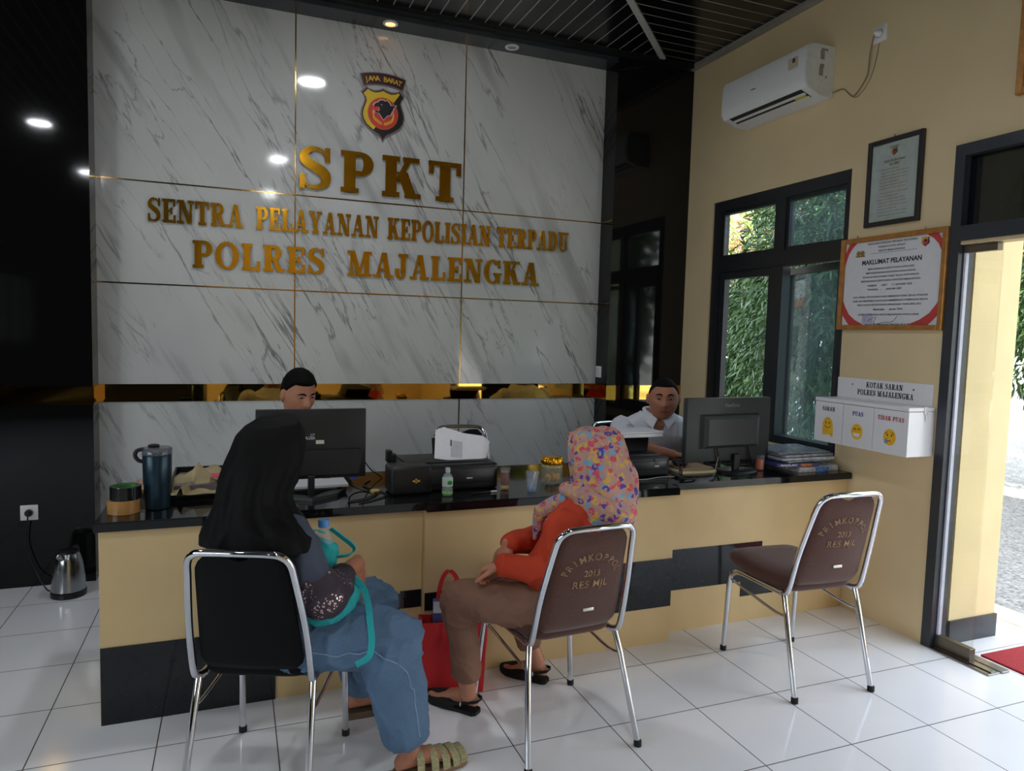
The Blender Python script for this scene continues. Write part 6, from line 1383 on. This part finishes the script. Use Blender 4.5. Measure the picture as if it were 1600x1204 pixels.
def rolls(b):
    stube(b, [(0.372, 2.365, 0.930), (0.405, 2.290, 0.915), (0.460, 2.235, 0.880), (0.525, 2.235, 0.845), (0.560, 2.270, 0.825)], [0.024, 0.030, 0.030, 0.026, 0.018], 6, 14)
    stube(b, [(0.385, 2.330, 0.895), (0.425, 2.255, 0.870), (0.480, 2.225, 0.840)], [0.022, 0.026, 0.020], 6, 12)
    stube(b, [(0.585, 2.330, 1.05), (0.615, 2.310, 0.98), (0.605, 2.290, 0.90), (0.565, 2.270, 0.84)], [0.020, 0.028, 0.026, 0.018], 6, 12)
    stube(b, [(0.375, 2.390, 0.885), (0.330, 2.430, 0.850), (0.300, 2.465, 0.800), (0.285, 2.470, 0.720)], [0.036, 0.032, 0.024, 0.010], 6, 12)
scarf('headscarf', tm, rgM, M_flor, 0.016, 6.0, rolls)
# slingback shoes
M_slip = mat('black_suede', (24, 22, 24), 0.85)
for (hp, kn, an, he, to) in legM:
    he, to = V(he), V(to); d = (to-he); d.z = 0; L = d.length; d.normalize(); l = d.cross(Z); base = V((he.x, he.y, 0))
    b = BM(); rg = []
    for t, hw, h in ((0.40, 0.037, 0.020), (0.46, 0.042, 0.052), (0.62, 0.046, 0.050), (0.80, 0.044, 0.040), (0.95, 0.032, 0.030), (1.06, 0.016, 0.022), (1.10, 0.006, 0.014)): rg.append([base+d*L*t+l*hw*math.cos(a)+Z*(0.014+max(0, h*math.sin(a))*1.0-0.006*max(0, -math.sin(a))) for a in [2*math.pi*i/20 for i in range(20)]])
    rings(b, rg); sh_ = obj('slingback_shoe', b, M_slip, tm, smooth=60)
    b = BM(); out = ((-0.03, 0.018), (0.03, 0.030), (0.3, 0.032), (0.6, 0.043), (0.85, 0.042), (1.0, 0.026), (1.10, 0.006)); poly(b, [base+Z*0.001+d*L*t+l*hw for t, hw in out]+[base+Z*0.001+d*L*t-l*hw for t, hw in reversed(out)], (0, 0, 0.014)); obj('sole', b, M_rubber, sh_)
    b = BM(); pts = [base+d*L*0.50+l*0.045+Z*0.030, base+d*L*0.22+l*0.040+Z*0.046, base-d*0.006+l*0.022+Z*0.058, base-d*0.012+Z*0.060, base-d*0.006-l*0.022+Z*0.058, base+d*L*0.22-l*0.040+Z*0.046, base+d*L*0.50-l*0.045+Z*0.030]
    pts = crom(pts, 5); rg = [[p+Z*0.006, p+Z*0.006+(p-base-d*L*0.25).normalized()*0.003, p-Z*0.006+(p-base-d*L*0.25).normalized()*0.003, p-Z*0.006] for p in pts]; rings(b, rg); obj('heel_strap', b, M_slip, sh_, smooth=60)
    b = BM(); obox(b, base+d*L*0.22-l*0.044+Z*0.046, (0.003, 0.003, 0.008), Matrix.Identity(3), 0.001); obj('buckle', b, M_chrome, sh_)
# ---- red shopping bag on the floor in front of her
M_redbag = mat('red_nonwoven_cloth', (206, 44, 48), 0.75, nz=0.08, scale=200, bump=0.1)
t = thing('shopping_bag', 'red fabric shopping bag on the floor between the women and the counter', 'bag', (0.085, 2.80, 0))
P4 = [V((-0.035, 2.875, 0)), V((0.205, 2.800, 0)), V((0.190, 2.735, 0)), V((-0.050, 2.810, 0))]; top_o = [V((-0.012, 0.012, 0.30)), V((0.010, 0.012, 0.30)), V((0.010, -0.014, 0.30)), V((-0.014, -0.014, 0.30))]
b = BM(); nseg = 10
def bagrow(k, ins):
    out = []
    for i in range(4):
        a, q = P4[i]+top_o[i]*k, P4[(i+1) % 4]+top_o[(i+1) % 4]*k
        a.z = q.z = 0.002+0.30*k
        for j in range(8):
            p = a.lerp(q, j/8); c = sum((P4[m] for m in range(4)), V())/4; d = (V((c.x, c.y, p.z))-p).normalized(); out.append(p+d*(ins+0.006*math.sin(j*0.8+i*2+k*5)*k))
    return out
rings(b, [bagrow(k/nseg, 0.0) for k in range(nseg+1)]+[bagrow(1-k/nseg*0.9, 0.004) for k in range(nseg+1)]); obj('bag_body', b, M_redbag, t, smooth=40)
for o1, o2, yy in (((0.03, 2.768, 0.30), (0.125, 2.738, 0.30), -0.01), ((0.02, 2.870, 0.30), (0.125, 2.838, 0.30), 0.01)):
    o1, o2 = V(o1), V(o2); mid = (o1+o2)/2
    ribbon('handle', t, [o1-Z*0.09, o1, o1.lerp(mid, 0.35)+Z*0.14, mid+Z*0.185+Y*yy, o2.lerp(mid, 0.35)+Z*0.14, o2, o2-Z*0.09], 0.018, (0.95, -0.3, 0), M_redbag)
RB = Matrix.Rotation(math.atan2(-0.075, 0.24), 3, 'Z')
def inbag(name, lab, cat_, c, hs, m, marks):
    b = BM(); obox(b, c, hs, RB, 0.002); o = obj(name, b, m, loc=c); tag(o, lab, cat_)
    for k, (dx, dz, w, h, mm, nm) in enumerate(marks):
        b = BM(); obox(b, V(c)+RB@V((dx, -hs[1]-0.0006, dz)), (w, 0.0006, h), RB); obj(nm, b, mm, o)
inbag('carton', 'blue carton with a white top sticking out of the red bag', 'box', (0.045, 2.806, 0.205), (0.055, 0.018, 0.180), mat('carton_blue', (70, 76, 132), 0.4), [(0, 0.155, 0.053, 0.024, mat('carton_white', (200, 198, 204), 0.5), 'white_band'), (0.0, 0.08, 0.03, 0.02, mat('carton_red', (150, 60, 70), 0.5), 'red_print')])
inbag('carton', 'dark carton at the back of the red shopping bag', 'box', (0.095, 2.835, 0.190), (0.090, 0.010, 0.170), mat('carton_dark', (40, 36, 44), 0.5), [])
inbag('carton', 'pale lilac packet at the right end of the red bag', 'box', (0.150, 2.770, 0.180), (0.030, 0.016, 0.150), mat('packet_lilac', (190, 186, 200), 0.4), [(0, 0.10, 0.028, 0.012, M_lblue, 'blue_print')])
# ------------------------------------------------------------------ planting and houses outside
def make_leaf(name, ca, cb, cc=None, ccp=0.75):
    m, n, l, b = blank(name); tc = n.new('ShaderNodeTexCoord')
    no = n.new('ShaderNodeTexNoise'); no.inputs['Scale'].default_value = 3.2; no.inputs['Detail'].default_value = 4; l.new(tc.outputs['Object'], no.inputs[0])
    col = mixc(n, l, no.outputs['Fac'], lin(ca), lin(cb))
    if cc:
        n2 = n.new('ShaderNodeTexNoise'); n2.inputs['Scale'].default_value = 2.2; l.new(tc.outputs['Object'], n2.inputs[0])
        col = mixc(n, l, math_node(n, l, 'GREATER_THAN', n2.outputs['Fac'], ccp), col, lin(cc))
    l.new(col, b.inputs['Base Color']); b.inputs['Roughness'].default_value = 0.5
    b.inputs['Subsurface Weight'].default_value = 0.0
    return m
M_bark = mat('bark', (92, 78, 62), 0.9, nz=0.3, scale=25, bump=0.5)
def tree(lab, x, y, h, rad, zc, rz_, nleaf, m, ln=0.11, wd=0.022, name='tree', cat_='tree', trunk=0.06, group=None):
    t = thing(name, lab, cat_, (x, y, -0.1), group=group)
    b = BM(); tube(b, [(x, y, -0.1), (x+0.03, y-0.02, h*0.4), (x, y, h*0.85)], [trunk, trunk*0.8, trunk*0.3], 10); obj('trunk', b, M_bark, t, smooth=60)
    u = rng.normal(size=(nleaf, 3)); u /= np.linalg.norm(u, axis=1)[:, None]; q = rng.random(nleaf)**0.45
    lump = 1+0.22*np.sin(u[:, 0]*5+x)*np.sin(u[:, 1]*4+y)*np.cos(u[:, 2]*6)
    P = np.array([x, y, zc])+u*q[:, None]*lump[:, None]*np.array([rad, rad, rz_])
    d = u*0.6+rng.normal(size=(nleaf, 3))*0.5; d[:, 2] -= 0.7; d /= np.linalg.norm(d, axis=1)[:, None]
    s = np.cross(d, rng.normal(size=(nleaf, 3))); s /= np.linalg.norm(s, axis=1)[:, None]; k = (0.7+0.6*rng.random(nleaf))[:, None]
    vs = np.stack([P, P+d*ln*0.5*k+s*wd*0.5*k, P+d*ln*k, P+d*ln*0.5*k-s*wd*0.5*k], 1).reshape(-1, 3)-np.array([x, y, -0.1])
    me = bpy.data.meshes.new('foliage'); me.from_pydata(vs.tolist(), [], [(4*i, 4*i+1, 4*i+2, 4*i+3) for i in range(nleaf)]); me.update()
    o = bpy.data.objects.new('foliage', me); COL.objects.link(o); me.materials.append(m); o.parent = t
    return t
G1 = make_leaf('dark_green_leaves', (38, 64, 36), (76, 110, 56)); G2 = make_leaf('yellow_green_leaves', (120, 150, 62), (196, 206, 110), (206, 104, 96), 0.56); G3 = make_leaf('fine_green_leaves', (84, 120, 62), (140, 168, 92))
tree('dense dark green tree filling the right half of the window', 4.75, 5.55, 3.6, 0.98, 1.85, 1.85, 26000, G1)
tree('dark green tree behind the left window panes', 5.45, 7.45, 2.6, 0.55, 1.2, 1.20, 12000, G1)
tree('yellow-green tree with reddish young leaves seen through the upper left pane', 8.8, 11.8, 5.0, 1.7, 3.1, 1.4, 16000, G2, 0.13, 0.03)
tree('tall fine-leaved tree against the sky in the upper left pane', 12.5, 17.2, 8.5, 2.2, 7.4, 2.4, 9000, G3, 0.18, 0.03, trunk=0.1)
tree('yellow-green tree with reddish tips behind the upper right pane', 7.0, 8.0, 5.0, 1.1, 3.9, 1.2, 14000, G2, 0.12, 0.03)
tree('green tree beyond the road seen past the porch pillar', 7.4, 4.7, 4.0, 1.25, 2.25, 1.35, 14000, G1, 0.13, 0.03)
tree('leafy tree farther down the road behind the pillar tree', 11.0, 6.4, 4.6, 1.7, 2.8, 1.8, 8000, G3, 0.24, 0.06)
for yy, xx in ((2.3, 9.3), (-0.9, 8.4), (-4.2, 6.6), (-7.6, 6.0), (-11.2, 6.6), (-15.0, 8.0), (-13.0, 3.6)):
    tree('broad dark tree across the road opposite the doorway', xx, yy, 7.0, 1.12, 3.2, 3.2, 9000, G1, 0.26, 0.09, group='trees across the road')
def house(lab, x0, x1, y0, y1, h, wm, rm):
    t = thing('house', lab, 'house', ((x0+x1)/2, (y0+y1)/2, -0.3))
    b = BM(); box(b, (x0, y0, -0.3), (x1, y1, h)); obj('wall', b, wm, t)
    b = BM(); xm = (x0+x1)/2; poly(b, [(x0-0.5, y0-0.5, h), (x1+0.5, y0-0.5, h), (xm, y0-0.5, h+1.4)], (0, y1-y0+1.0, 0)); obj('roof', b, rm, t)
    for k in range(3):
        yy = y0+(k+0.5)*(y1-y0)/3; b = BM(); box(b, (x0-0.04, yy-0.5, 0.9), (x0+0.02, yy+0.5, 2.0)); obj('window', b, M_frame, t)
    for k in range(3):
        xx = x0+(k+0.5)*(x1-x0)/3; b = BM(); box(b, (xx-0.5, y0-0.04, 0.9), (xx+0.5, y0+0.02, 2.0)); obj('window', b, M_frame, t)
    return t
house('white house with an orange roof beyond the window trees', 9.0, 16.0, 22.0, 29.0, 2.6, mat('white_house_wall', (232, 228, 218), 0.8), mat('orange_roof_tiles', (196, 104, 62), 0.8, nz=0.2))
